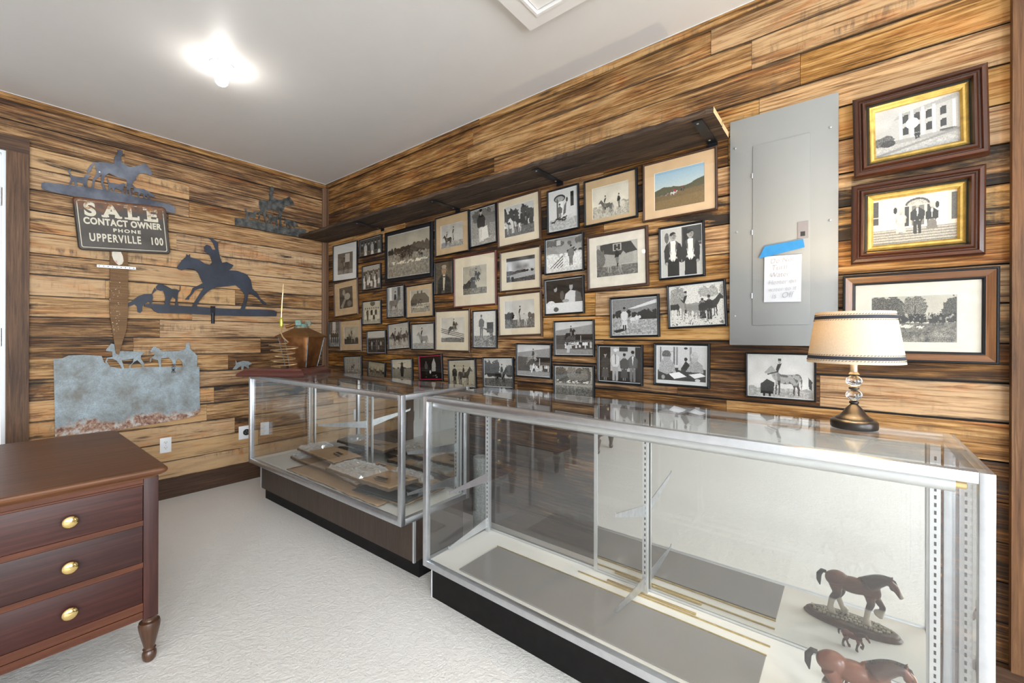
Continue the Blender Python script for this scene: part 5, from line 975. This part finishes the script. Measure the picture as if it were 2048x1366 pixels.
def d_AS(p,A):
    p.sky(.3,.70,.75); p.ground(.22,.66,.12); p.poly([(.18*A,.30),(.18*A,.60),(.28*A,.80),(.98*A,.97),(A,.9),(A,.32)],.70,.04); p.poly([(.22*A,.72),(.3*A,.82),(.97*A,.99),(A,.93),(.97*A,.90),(.3*A,.74)],.62); 
    for x in (.30,.44,.57,.70,.92): p.rect(x*A,.3,(x+.035)*A,.88,.88,.02)
    for x in (.36,.50,.64,.80): 
        for y in (.37,.62): p.rect(x*A,y+.02*(x-.3),(x+.05)*A,y+.17,.16); p.rect((x-.015)*A,y,(x)*A,y+.15,.12)
    p.trees(0,.18*A,.2,.45,.35,.3,9); p.ell(.16*A,.26,.12,.07,.2,.2); p.person(.5*A,.24,.16,.1,.1); p.person(.53*A,.24,.16,.1,.2,True); p.ell(.88*A,.30,.12,.035,.45); p.rect(.78*A,.30,.92*A,.33,.3); p.poly([(0,.05),(A,.30),(A,.26),(0,.0)],.52)
def d_AT(p,A):
    p.rect(0,0,A,1,.78,.04); p.rect(0,.45,.07*A,.95,.25,.1); p.rect(.0,.6,.07*A,.62,.7); p.rect(.94*A,.4,A,.95,.3,.1)
    for x in (.13,.78): p.rect(x*A,.30,(x+.12)*A,1,.86,.02)
    p.ell(.55*A,.80,.19,.14,.25); p.ell(.55*A,.79,.16,.11,.65,.25); p.rect(.36*A,.4,.75*A,.80,.72); p.rect(.40*A,.36,.45*A,.78,.2); p.rect(.66*A,.36,.71*A,.78,.2); p.rect(.48*A,.36,.63*A,.78,.42); p.ell(.28*A,.72,.03,.07,.12); p.ell(.78*A,.74,.03,.07,.12)
    for k in range(6): p.rect(0,.30-k*.055,A,.30-k*.055+.02,.45,.12); p.rect(0,.30-k*.055-.035,A,.30-k*.055,.64,.15)
    p.person(.35*A,.20,.52,.76,.74,True,.66,.7,None); p.person(.55*A,.18,.66,.16,.18,False,.62,.72,.85); p.person(.72*A,.20,.58,.13,.42,True,.62,.72,.8)
def d_AU(p,A): field(p,.42,.76,.40); p.trees(0,.35*A,.45,1.0,.28,.4,26); p.trees(.46*A,.62*A,.55,1,.40,.4,9); p.poly([(.525*A,.45),(.545*A,.45),(.545*A,.8),(.53*A,.8)],.2); p.trees(.9*A,A,.4,.95,.25,.3,8); p.trees(.1*A,A,.40,.62,.15,.25,30); 
def d_AU2(p,A):
    d_AU(p,A)
    for k in range(26): p.mount(A*p.rs.uniform(.1,.95),.42+p.rs.uniform(-.02,.04),.15,p.rs.choice([.1,.12,.6]),.06,p.rs.rand()<.5)
    p.hounds(.15*A,.62*A,.32,.05,30,.85,.75); p.mount(.82*A,.36,.24,.15,.06); p.ground(.22,.42,.3,16)
B='b';Nn='n'
mc='mat_cream';mt='mat_tan'
picture('A','black-framed photograph with wide white mat of a dark horse, top left in the corner',(B,.008,'mat_white',(.17,.17,.24,.16)),d_A)
picture('B','small black-framed photograph of men in hats, directly left of the big black hunt-field picture',(B,.009,None,.002),d_B,group=None)
picture('C','small black-framed photograph of a crowd, below the one of men in hats',(B,.009,None,.002),d_C)
picture('D','brown-framed dark print in tan mat, under the white-matted picture in the corner',(Nn,.012,mt,(.2,.2,.16,.2)),d_D,sepia=.6)
picture('E','small black-framed group photograph with white skirts and a round backdrop',(B,.009,None,.003),d_E,sepia=1)
picture('F','narrow black-framed street photograph tight against the corner trim',(B,.006,None,.001),d_F)
picture('G','thin brown-framed photograph of mounted huntsmen head-on in a tan mat, near the corner',(Nn,.008,mt,(.16,.14,.2,.2)),d_G,sepia=1)
picture('H','small black-framed photograph of people under a dark shed, below the group in white skirts',(B,.009,None,.003),d_H)
picture('I','largest black-framed photograph, a wide hunt field with a pack of white hounds',(B,.033,None,.004),d_I,sepia=.8)
picture('J','upright black-framed photograph of a rider before tall windows, below the big hunt field',(B,.009,None,.003),d_J)
picture('K','black-framed tan-matted photograph of a house with hounds in front',(B,.009,mt,(.14,.10,.14,.13)),d_K,sepia=.9)
picture('L','tilted black-framed photograph of riders on dark horses in file',(B,.009,None,.003),d_L,sepia=.5)
picture('M','black-framed photograph of one rider on a grey horse facing left',(B,.009,None,.002),d_M)
picture('N','black-framed tan-matted photograph of a top-hatted rider on a white horse, under the shelf',(B,.009,mt,(.15,.16,.22,.16)),d_N,sepia=.4)
picture('O','black-framed photograph of a crouching woman hugging a dog, under the shelf',(B,.009,None,.003),d_O)
picture('P','small dark-framed painted portrait of a man in a bow tie',('b',.006,None,0),d_P)
picture('Q','large red-brown-framed photograph of a jumping rider by a tree in wide cream mat',('r',.012,mc,(.2,.2,.2,.22)),d_Q,sepia=.9)
picture('R','brown-framed cream-matted photograph of a horse leaping a rail fence',(Nn,.012,mc,(.14,.14,.16,.2)),d_R,sepia=.5)
picture('S','upright black-framed photograph of a man leaning over a pony, beside the leaping horse',(B,.009,None,.003),d_S)
picture('T','black-framed woodland photograph, leftmost in the lowest row',(B,.009,None,.003),d_T,sepia=.6)
picture('U','crooked black-framed sepia photograph of riders, sloping down to the right in the lowest row',(B,.009,None,0),d_U2,sepia=1.2)
picture('V','black-framed photograph of a branching tree figure in a field, lowest row',(B,.009,None,.003),d_V,sepia=.9)
picture('W','black-framed very dark photograph with a red inner line, lowest row',(B,.009,None,0),d_W)
picture('X','black-framed sepia photograph of a man holding a saddled horse, lowest row',(B,.009,None,.003),d_X,sepia=1)
picture('Y','black-framed photograph of a dark horse and rider beside trees, right of the saddled horse picture',(B,.009,None,.004),d_Y,sepia=.3)
picture('AA','brown-framed cream-matted photograph of grey horses by tall trees, under the shelf',(Nn,.013,mc,(.14,.12,.14,.17)),d_AA,sepia=.2)
picture('AB','upright black-framed bright photograph of a white doorway with dark hounds',(B,.009,None,.006),d_AB,sepia=.1)
picture('AC','black-framed tan-matted photograph of two riders side by side, under the shelf',(B,.010,mt,(.14,.13,.18,.10)),d_AC,sepia=.7)
picture('AD','brown-framed colour photograph of a hillside with riders under blue sky, at the shelf end',(Nn,.010,'mat_peach',(.15,.14,.18,.14)),d_AD,sepia=0)
picture('AE','black-framed photograph of a man with a hound by a split-rail fence in snow',(B,.009,None,.003),d_AE,sepia=.2)
picture('AF','black-framed photograph of two men in white waistcoats and tailcoats',(B,.010,None,.005),d_AF,sepia=.3)
picture('AG','brown-framed photograph of a rider by a thatched house, mat torn and stained',(Nn,.016,'mat_old',(.13,.13,.16,.2)),d_AG,sepia=.4)
picture('AH','dark-framed cream-matted landscape photograph with heavy clouds',(Nn,.009,mc,(.13,.12,.16,.2)),d_AH,sepia=0)
picture('AI','brown-framed cream-matted photograph of a rider on a white horse before dark trees',(Nn,.012,mc,(.12,.14,.14,.16)),d_AI,sepia=.3)
picture('AJ','black-framed photograph of two men talking across a white dining table',(B,.009,None,.003),d_AJ,sepia=0)
picture('AK','black-framed photograph of a dark horse jumping before a grandstand crowd',(B,.009,None,.003),d_AK2,sepia=0)
picture('AL','black-framed photograph of a pale horse jumping before a grandstand, lower left of the other jumper',(B,.009,None,.003),d_AL2,sepia=0)
picture('AM','black-framed photograph of a woman in a white dress beside a small dog, spray arching behind',(B,.011,None,.003),d_AM,sepia=0)
picture('AN','tilted black-framed photograph of horses and dark-coated riders on pale ground, left of the electrical panel',(B,.010,None,.003),d_AN,sepia=.3)
picture('AO','black-framed photograph of four people talking, one in a white brimmed hat',(B,.011,None,.003),d_AO,sepia=0)
picture('AP','black-framed photograph of two children writing at a table',(B,.011,None,.008),d_AP,sepia=0)
picture('AQ','black-framed photograph of trees behind a pond with hounds, half behind the near case top',(B,.010,None,.003),d_AQ,sepia=.4)
picture('AR','black-framed photograph of a bowler-hatted rider on a dappled grey horse, left of the lamp',(B,.007,None,.004),d_AR2,sepia=.1)
picture('AS','heavy walnut and gilt frame with a photograph of a white columned house, topmost right',('w',.066,None,0),d_AS,sepia=.2)
picture('AT','heavy walnut and gilt frame with three people standing on steps, below the columned house',('w',.066,None,0),d_AT,sepia=.5)
picture('AU','wide oak frame with a hunt meet photograph in foxed cream mat, behind the lamp',('o',.04,'mat_old',(.14,.175,.19,.13)),d_AU2,sepia=.7)
# ================================================================ cardboard and wrap inside the corner case
DK1=.300+.0315
def sheet(name,label,cat,cx,cy,z,L,W_,rot,mat,th=.006,warp=.01,torn=.008,seed=1,tilt=(0,0),nx=26,ny=10,edge=True):
    rs=random.Random(seed); mb=MB(); V=[];nxx=nx+1
    ph=[rs.uniform(0,6) for _ in range(4)]
    for layer in (0,1):
        for j in range(ny+1):
            for i in range(nxx):
                u=i/nx-.5; v=j/ny-.5; x=u*L; y=v*W_
                if i in (0,nx): x+=rs.uniform(-torn,torn)
                if j in (0,ny): y+=rs.uniform(-torn,torn)*.8
                zz=warp*(.5+.5*math.sin(u*7+ph[0]))*(.6+.4*math.sin(v*5+ph[1]))+abs(u)*tilt[0]*0+ (u+.5)*tilt[0]+(v+.5)*tilt[1]+rs.uniform(0,.0012)
                V.append((x,y,zz+(th if layer else 0)))
    n1=nxx*(ny+1); F=[];Fm=[]
    for j in range(ny):
        for i in range(nx):
            a=j*nxx+i; F.append([a,a+nxx,a+nxx+1,a+1]); F.append([n1+a,n1+a+1,n1+a+nxx+1,n1+a+nxx])
    E_=[]
    for i in range(nx):
        E_.append([i,i+1,n1+i+1,n1+i]); b2=ny*nxx+i; E_.append([b2+1,b2,n1+b2,n1+b2+1])
    for j in range(ny):
        a=j*nxx; E_.append([a+nxx,a,n1+a,n1+a+nxx]); a+=nx; E_.append([a,a+nxx,n1+a+nxx,n1+a])
    mb.add(V,F,None,(.5,0,.5),0,True); mb.add(V,E_,None,(.5,0,.5),1)
    o=mb.obj(name,[M[mat],M['cardedge'] if edge else M[mat]]); bm=bmesh.new(); bm.from_mesh(o.data); bmesh.ops.remove_doubles(bm,verts=bm.verts,dist=1e-6); bm.to_mesh(o.data); bm.free()
    o.location=(cx,cy,z); o.rotation_euler=(0,0,rot); tag(o,label,cat); return o
def wrap(parent,x0,x1,y0,y1,z,seed=3,amp=.010,name='plastic_wrap'):
    rs=random.Random(seed); mb=MB(); nx,ny=34,22; V=[]
    for j in range(ny+1):
        for i in range(nx+1):
            u,v=i/nx,j/ny; e=min(u,1-u,v,1-v); r=(amp*rs.random()**2 if e>0 else 0)+ .003*math.sin(u*25+v*13)+.003
            V.append((x0+(x1-x0)*u+rs.uniform(-.004,.004),y0+(y1-y0)*v+rs.uniform(-.004,.004),z+r-(.012 if e==0 else 0)))
    F=[[j*(nx+1)+i,j*(nx+1)+i+1,(j+1)*(nx+1)+i+1,(j+1)*(nx+1)+i] for j in range(ny) for i in range(nx)]
    mb.add(V,F,None,(.5,0,.5),0,False); o=mb.obj(name,M['wrap'],parent); return o
def local_child(o,p): o.parent=p; return o
def stamp(p,x,y,z,rot=0,s=1,word='FRAGILE'):
    mb=MB(); mb.box(-.045*s,.045*s,-.011*s,.011*s,0,.0006); b_=mb.obj('printed_block',M['ink'],p); b_.location=(x,y,z); b_.rotation_euler=(0,0,rot)
    for k in (0,1):
        mb=MB(); rs=random.Random(k)
        xx=-.05
        while xx<.05: w_=rs.uniform(.003,.008); mb.box(xx*s,(xx+w_)*s,-.0035*s,.0035*s,0,.0005); xx+=w_+.002
        b2=mb.obj('printed_line',M['ink'],p); b2.location=(x+.03*s*(k+.3),y-(.026+.014*k)*s,z); b2.rotation_euler=(0,0,rot)
a=sheet('cardboard_sheet','long flattened tan cardboard at the bottom of the pile in the corner case','cardboard',1.60,-.745,DK1+.001,1.02,.20,R(1),'cardboard',.005,.004,.007,11)
a=sheet('cardboard_sheet','wide cardboard sheet under the dark glass panes, lowest at the right of the pile','cardboard',2.08,-.62,DK1+.014,.30,.32,R(4),'cardboard',.005,.003,.006,15)
for k,(x,y,r) in enumerate(((2.02,-.655,8),(2.03,-.64,5))):
    mb=MB(); mb.box(-.20,.20,-.14,.14,0,.004); o=mb.obj('dark_glass_pane',M['slate']); o.location=(x,y,DK1+.0255+k*.006); o.rotation_euler=(0,0,R(r)); tag(o,['lower','upper'][k]+' of two dark glass panes lying in the cardboard pile','glass pane')
a=sheet('kraft_paper_sheet','long brown kraft wrapper folded over in the front of the cardboard pile','wrapping paper',1.34,-.665,DK1+.0145,.90,.17,R(-1.5),'kraft',.014,.014,.004,21,(0,.008)); wrap(a,-.43,-.30,-.08,.08,.030,5,.010); wrap(a,.24,.43,-.08,.08,.030,6,.010)
a=sheet('wrapped_cardboard_packet','small torn cardboard piece with dark edges, at the left end of the pile','cardboard',1.02,-.51,DK1+.004,.32,.11,R(-3),'cardedge',.010,.010,.008,29)
a=sheet('wrapped_cardboard_packet','plastic-wrapped cardboard packet with black print, upper left of the pile','cardboard packet',1.17,-.60,DK1+.064,.56,.20,R(-3),'cardboard',.018,.008,.006,31); wrap(a,-.27,-.12,-.10,.10,.027,7,.012); stamp(a,.12,.02,.0270,R(-4)); stamp(a,-.60,0,-.02) if 0 else None
a=sheet('wrapped_cardboard_packet','plastic-wrapped cardboard packet with black print, front right of the pile','cardboard packet',1.80,-.680,DK1+.060,.64,.20,R(2),'cardboard',.020,.010,.006,37); wrap(a,-.29,.05,-.10,.10,.030,8,.014); stamp(a,.16,-.03,.0315,R(4)); stamp(a,.25,.05,.0315,R(4),.8)
a=sheet('wrapped_cardboard_packet','cardboard packet with torn wrap nearest the mirror, right of the middle standard','cardboard packet',1.88,-.510,DK1+.036,.62,.10,R(1),'cardboard',.020,.010,.005,41); wrap(a,-.05,.25,-.05,.05,.032,9,.010); stamp(a,-.20,.0,.032,R(2),.8)
for k in (0,1):
    mb=MB(); mb.box(-.012,.012,-.016,.016,0,.0016); o=mb.obj('tape_label',M['paper'],a); o.location=(-.29+k*.045,-.035,.030); o.rotation_euler=(0,.15,.3)
# carpet roll standing between the cases
mb=MB(); pts=[]; n=150; 
V=[];F=[]; H0=.50
for i in range(n+1):
    t=i/n; a_=t*2*math.pi*5; r=.010+.034*t; V+=[(r*math.cos(a_),r*math.sin(a_),0),(r*math.cos(a_),r*math.sin(a_),H0),((r+.0055)*math.cos(a_),(r+.0055)*math.sin(a_),H0+.001),((r+.0055)*math.cos(a_),(r+.0055)*math.sin(a_),0)]
for i in range(n): 
    for q in range(4): F.append([i*4+q,i*4+(q+1)%4,i*4+4+(q+1)%4,i*4+4+q])
F+=[[0,1,2,3],[n*4+3,n*4+2,n*4+1,n*4]]
mb.add(V,F,None,(.5,0,.5),0,True); o=mb.obj('carpet_roll',M['carpet']); o.location=(2.30,-.235,.002); tag(o,'small grey roll of carpet standing on the floor behind the corner case','carpet roll')
# ================================================================ copper still on its plinth
Fv=Vector((-.623,.782,0)); Rv=Vector((.782,.623,0)); C0=Vector(CAM)
sp0=C0+Fv*3.15+Rv*(-1.665); ang=math.atan2(.623,.782)
T1=.947+.0062
pl=thing('plinth_board','dark red-brown moulded wooden plinth under the copper still','wooden stand',(sp0.x,sp0.y,T1),(0,0,ang))
mb=MB(); w2,dd=.205,.19
prf=[(-.02,0),(-.028,.004),(-.030,.012),(-.024,.024),(-.010,.036),(0,.042),(.004,.048),(.004,.054)]
V=[]
for o_,z in prf: V+=[(-w2+o_,-dd+o_,z),(w2-o_,-dd+o_,z),(w2-o_,dd-o_,z),(-w2+o_,dd-o_,z)]
F=[[i*4+k,i*4+(k+1)%4,i*4+4+(k+1)%4,i*4+4+k] for i in range(len(prf)-1) for k in range(4)]+[[3,2,1,0],[len(prf)*4-4+k for k in range(4)]]
mb.add(V,F,[[(V[q][0],V[q][1]+V[q][2]) for q in f] for f in F],(.5,0,.5)); mb.obj('moulded_board',M['plinth'],pl)
stl=thing('copper_still','aged copper lantern-shaped still body with green crust and a worn finial, in the corner','copper still',(sp0.x+Rv.x*.085+Fv.x*.05,sp0.y+Rv.y*.085+Fv.y*.05,T1+.0545),(0,0,ang))
def hexring(r,z,seed=0,sg=6,a0=R(12)): 
    rs=random.Random(seed); return [(r*math.cos(a0+2*math.pi*k/sg),r*math.sin(a0+2*math.pi*k/sg),z) for k in range(sg)]
sg=6
V=[];F=[]
lv=[(.108,.0),(.112,.006),(.123,.06),(.135,.12),(.148,.18),(.158,.222)]
rs=random.Random(4)
sub=8
for r,z in lv:
    H=hexring(r,z)
    for k in range(sg):
        a_=Vector(H[k]);b_=Vector(H[(k+1)%sg])
        for q in range(sub):
            p=a_.lerp(b_,q/sub); j=0 if q==0 or z in (0,.222) else rs.uniform(-.006,.004); nrm=Vector((p.x,p.y,0)).normalized(); V.append(tuple(p+nrm*j))
m_=sg*sub
for i in range(len(lv)-1):
    for k in range(m_): F.append([i*m_+k,i*m_+(k+1)%m_,(i+1)*m_+(k+1)%m_,(i+1)*m_+k])
F+=[list(range(m_))[::-1],[(len(lv)-1)*m_+k for k in range(m_)]]
mb=MB(); mb.add(V,F,None,(.5,0,.5),0,True); mb.obj('body',M['copper'],stl)
mb=MB()
for k in range(sg):
    mb.tube([Vector(hexring(lv[0][0]+.002,.002)[k]),Vector(hexring(lv[-1][0]+.002,.222)[k])],.0034,6)
mb.obj('soldered_seams',M['solder'],stl)
V=hexring(.182,.218)+hexring(.186,.226)+hexring(.060,.285)+hexring(.052,.290); F=[[i*6+k,i*6+(k+1)%6,(i+1)*6+(k+1)%6,(i+1)*6+k] for i in range(3) for k in range(6)]+[[5,4,3,2,1,0],[18+k for k in range(6)]]
mb=MB(); mb.add(V,F); mb.obj('roof',M['copperroof'],stl)
mb=MB(); mb.lathe((0,0,.288),[(.050,0),(.052,.008),(.040,.022),(.046,.030)],24)
for k in range(3):
    a_=k*2.1+.5; mb.box(.045*math.cos(a_)-.020,.045*math.cos(a_)+.020,.045*math.sin(a_)-.006,.045*math.sin(a_)+.006,.308,.345)
mb.obj('finial_collar',M['verdigris'],stl)
mb=MB(); mb.tube([(-.03,-.03,.318),(-.075,-.04,.300),(-.095,-.045,.296)],.012,12); mb.obj('spout',M['copperroof'],stl)
cl=sp0+Rv*(-.005)-Fv*.0
co=thing('copper_coil','coil of thin copper tubing topped by a brass rod and yellow-green float','copper coil',(sp0.x+Rv.x*.06-Fv.x*.155,sp0.y+Rv.y*.06-Fv.y*.155,T1+.0545),(0,0,ang))
pts=[]; nt2=4.5
for i in range(170):
    t=i/169; a_=t*2*math.pi*nt2+2.0; r=.080+.012*math.sin(t*9)+.008*t; pts.append((r*math.cos(a_),r*.38*math.sin(a_),.006+.170*t))
pts=pts+[(.045,-.02,.185),(.015,-.03,.215),(-.002,-.03,.250),(.0,-.03,.268),(0,-.03,.285)]
mb=MB(); mb.tube(pts,.0048,8); mb.obj('tubing',M['tubecopper'],co)
mb=MB(); mb.lathe((0,-.03,.283),[(.004,0),(.009,.008),(.0125,.018),(.011,.024),(.0128,.030),(.011,.036),(.0128,.042),(.011,.048),(.0125,.054),(.010,.066),(.006,.074)],20); mb.obj('float',M['floatgreen'],co)
mb=MB(); mb.tube([(0,-.03,.356),(.004,-.03,.45),(.010,-.03,.53)],[.0055,.005,.0045],10); mb.tube([(.010,-.03,.53),(.013,-.03,.59)],[.002,.0012],8); mb.obj('brass_rod',M['brass'],co)
# small things round the corner case
mb=MB(); rs=random.Random(8)
for k in range(5):
    a_=R(20+k*32); p0=Vector((0,0,0)); p1=p0+Vector((0,math.cos(a_)*.035,abs(math.sin(a_))*.04+.015)); mb.tube([p0,p1,p1+Vector((0,rs.uniform(-.02,.02),.02))],[.0016,.0013,.0007],5)
o=mb.obj('dry_twig',M['strawtwig']); o.location=(.016,-.545,.930); tag(o,'small dry forked twig pinned to the left wall beside the copper coil','twig')
# ================================================================ horse figurines
def figure(t,s,cols,walk=1,name='body'):
    """draught horse facing +x, height about s at the withers; one continuous surface from fused tapered limbs"""
    def bl(me,c,r,rot=None):
        bm=bmesh.new(); bmesh.ops.create_icosphere(bm,subdivisions=3,radius=1); bmesh.ops.scale(bm,vec=r,verts=bm.verts)
        if rot: bmesh.ops.rotate(bm,cent=(0,0,0),matrix=Matrix.Rotation(rot,3,'Y'),verts=bm.verts)
        bmesh.ops.translate(bm,vec=c,verts=bm.verts); me.append(bm)
    def limb(me,pts):
        q=MB()
        P=[Vector(p[:3]) for p in pts]; Rr=[p[3] for p in pts]; PP=[];RR=[]
        for i in range(len(P)-1):
            for k in range(5): t_=k/5; PP.append(P[i].lerp(P[i+1],t_)); RR.append(Rr[i]*(1-t_)+Rr[i+1]*t_)
        PP.append(P[-1]); RR.append(Rr[-1]); q.tube(PP,RR,14)
        bm=bmesh.new(); vs=[bm.verts.new(v) for v in q.v]
        for f in q.f: bm.faces.new([vs[k] for k in f])
        me.append(bm)
    me=[]
    bl(me,(-.30,0,.80),(.235,.165,.205)); bl(me,(-.02,0,.77),(.34,.160,.185),-.05); bl(me,(.27,0,.79),(.20,.150,.215)); bl(me,(.36,0,.74),(.12,.12,.15)); bl(me,(-.42,0,.80),(.13,.13,.15)); bl(me,(.20,0,.96),(.14,.06,.07))
    limb(me,[(.26,0,.88,.175),(.38,0,1.00,.145),(.50,0,1.07,.115),(.60,0,1.085,.085),(.64,0,1.06,.075)])
    limb(me,[(.62,0,1.07,.080),(.69,0,1.00,.078),(.75,0,.90,.058),(.80,0,.81,.047),(.815,0,.785,.042)]); bl(me,(.67,0,.97),(.07,.05,.075)); 
    for sy in (1,-1): 
        bl(me,(.655,sy*.035,1.165),(.018,.015,.045),.3)
    L=[((-.34,.085,.72),(-.30,.09,.52),(-.40,.09,.36),(-.44,.09,.14),(-.40,.09,.03)),((-.36,-.085,.72),(-.24,-.09,.52),(-.30,-.09,.36),(-.22,-.09,.14),(-.16,-.09,.03)),
       ((.28,.085,.68),(.30,.085,.50),(.25,.085,.34),(.22,.085,.14),(.24,.085,.03)),((.32,-.085,.70),(.42,-.085,.54),(.50,-.085,.42),(.47,-.085,.26),(.43,-.085,.20))]
    for i,l_ in enumerate(L):
        r=[.135,.090,.062,.056,.072] if i<2 else [.110,.072,.058,.054,.070]
        limb(me,[(*p,r_) for p,r_ in zip(l_,r)]); p=l_[-1]; bl(me,(p[0]-.015,p[1],p[2]+.07),(.078,.068,.085)); bl(me,(p[0]+.025,p[1],p[2]-.01),(.055,.05,.028))
    bmA=bmesh.new(); tmp=bpy.data.meshes.new('tmp')
    for b_ in me: 
        m2=bpy.data.meshes.new('t'); b_.to_mesh(m2); bmA.from_mesh(m2); b_.free(); bpy.data.meshes.remove(m2)
    bmesh.ops.scale(bmA,vec=(s,s,s),verts=bmA.verts); bmA.to_mesh(tmp); bmA.free()
    o=bpy.data.objects.new('tmp',tmp); COL.objects.link(o); r_=o.modifiers.new('r','REMESH'); r_.mode='VOXEL'; r_.voxel_size=.013*s; r_.use_smooth_shade=True; q=o.modifiers.new('s','SMOOTH'); q.factor=.6; q.iterations=7
    me2=bpy.data.meshes.new_from_object(o.evaluated_get(bpy.context.evaluated_depsgraph_get())); bpy.data.objects.remove(o); me2.name=name
    co=np.empty(len(me2.vertices)*3,np.float32); me2.vertices.foreach_get('co',co); co=co.reshape(-1,3)/s
    C=np.empty((len(co),4),np.float32); rs_=np.random.RandomState(2)
    body,dark,white=[np.array(c) for c in cols]
    z=co[:,2]; x=co[:,0]; c=np.repeat(body[None,:],len(co),0); k=np.clip((.60-z)/.14,0,1)[:,None]*(x[:,None]<.6); c=c*(1-k*.8)+dark*k*.8
    top=np.clip((z-(.80+.28*(x-.2)))/.12,0,1)[:,None]*(x[:,None]>.16)*(x[:,None]<.62)*.75; c=c*(1-top)+dark*top
    k=np.clip((.40-z)/.05,0,1)[:,None]; c=c*(1-k)+white*k
    k=np.clip((x-.77)/.03,0,1)[:,None]*(z>.7)[:,None]; c=c*(1-k*.7)+white*k*.7
    k=((abs(co[:,1])<.022)&(x>.70)&(z>.85))[:,None]; c=np.where(k,white,c)
    e=((x-.715)**2+(z-1.00)**2<.00018)&(abs(co[:,1])>.02); c[e]=(.01,.008,.006)
    C[:,:3]=c; C[:,3]=1; a_=me2.attributes.new('pic','FLOAT_COLOR','POINT'); a_.data.foreach_set('color',C.ravel()); me2.materials.clear(); me2.materials.append(M['glaze'])
    for p_ in me2.polygons: p_.use_smooth=True
    ob=bpy.data.objects.new(name,me2); COL.objects.link(ob); ob.parent=t
    hairm=plain('horse_hair',tuple(cols[1]),.5,var=.3,vs=60)
    mb=MB()
    for i in range(26):
        u=i/25; px=(.16+(.66-.16)*u)*s; pz=(1.00+.165*math.sin(min(1,u*1.15)*1.75))*s; ln=(.12-.02*u)*s
        mb.tube([(px-.01*s,0,pz),(px-.02*s,-.035*s,pz+.005*s),(px-.03*s,-.075*s+.02*s*u,pz-ln)],[.014*s,.013*s,.004*s],6)
        mb.tube([(px-.01*s,0,pz),(px-.02*s,.03*s,pz+.004*s),(px-.03*s,.070*s-.02*s*u,pz-ln*.6)],[.014*s,.012*s,.004*s],6)
    mb.tube([(.63*s,0,1.15*s),(.70*s,0,1.12*s),(.745*s,0,1.03*s)],[.02*s,.018*s,.006*s],8); mb.obj('mane',hairm,t)
    mb=MB(); mb.tube([(-.52*s,0,.90*s),(-.60*s,0,.90*s),(-.66*s,0,.80*s),(-.665*s,0,.66*s),(-.64*s,0,.54*s)],[.035*s,.048*s,.055*s,.048*s,.01*s],12); mb.obj('tail',hairm,t)
    return ob
fg=thing('horse_figurine','large bay draught horse figurine with white feathered legs on an oval plinth','figurine',(4.070,-.700,DK+.0006),(0,0,R(3)))
mb=MB(); mb.lathe((0,0,0),[(0,0),(.152,0),(.155,.004),(.152,.008),(.148,.010),(.147,.015),(.142,.019),(.134,.020),(0,.020)],64,sx=.91,sy=.34); mb.obj('oval_plinth',M['figbase'],fg)
mb=MB(); rs=random.Random(5)
for i in range(19):
    for j in range(4):
        x=-.118+i*.013+ (.005 if j%2 else 0); y=-.023+j*.0155
        if (x/.116)**2+(y/.036)**2<1: mb.box(x-.0055,x+.0055,y-.0068,y+.0068,.0195,.0255+rs.uniform(0,.0018),bev=.0018)
mb.obj('cobblestones',M['cobble'],fg)
h=thing('x','x','x')if 0 else None
ob=figure(fg,.156,[(.125,.034,.012),(.012,.007,.006),(.62,.56,.46)],name='horse')
for ch in fg.children:
    if ch.name.split('.')[0] in ('horse','mane','tail'): ch.location=(.010,0,.0262)
sf=thing('horse_figurine','tiny glossy chestnut horse figurine beside the large draught horse','figurine',(4.075,-.552,DK+.0006),(0,0,R(12)))
figure(sf,.056,[(.14,.028,.014),(.02,.008,.006),(.10,.025,.014)],name='horse')

G_={'framed_photograph':'framed photographs on the right wall','display_case':'glass display cases','hunt_weathervane':'metal hunt silhouettes on the left wall','wall_outlet':'duplex outlets on the left wall','dark_glass_pane':'dark glass panes in the cardboard pile','wrapped_cardboard_packet':'wrapped cardboard packets','cardboard_sheet':'flattened cardboard sheets','edging_strip':'gold edging strips in the near case','horse_figurine':'horse figurines in the near case'}
for o in bpy.data.objects:
    k=o.name.split('.')[0]
    if o.parent is None and k in G_: o['group']=G_[k]
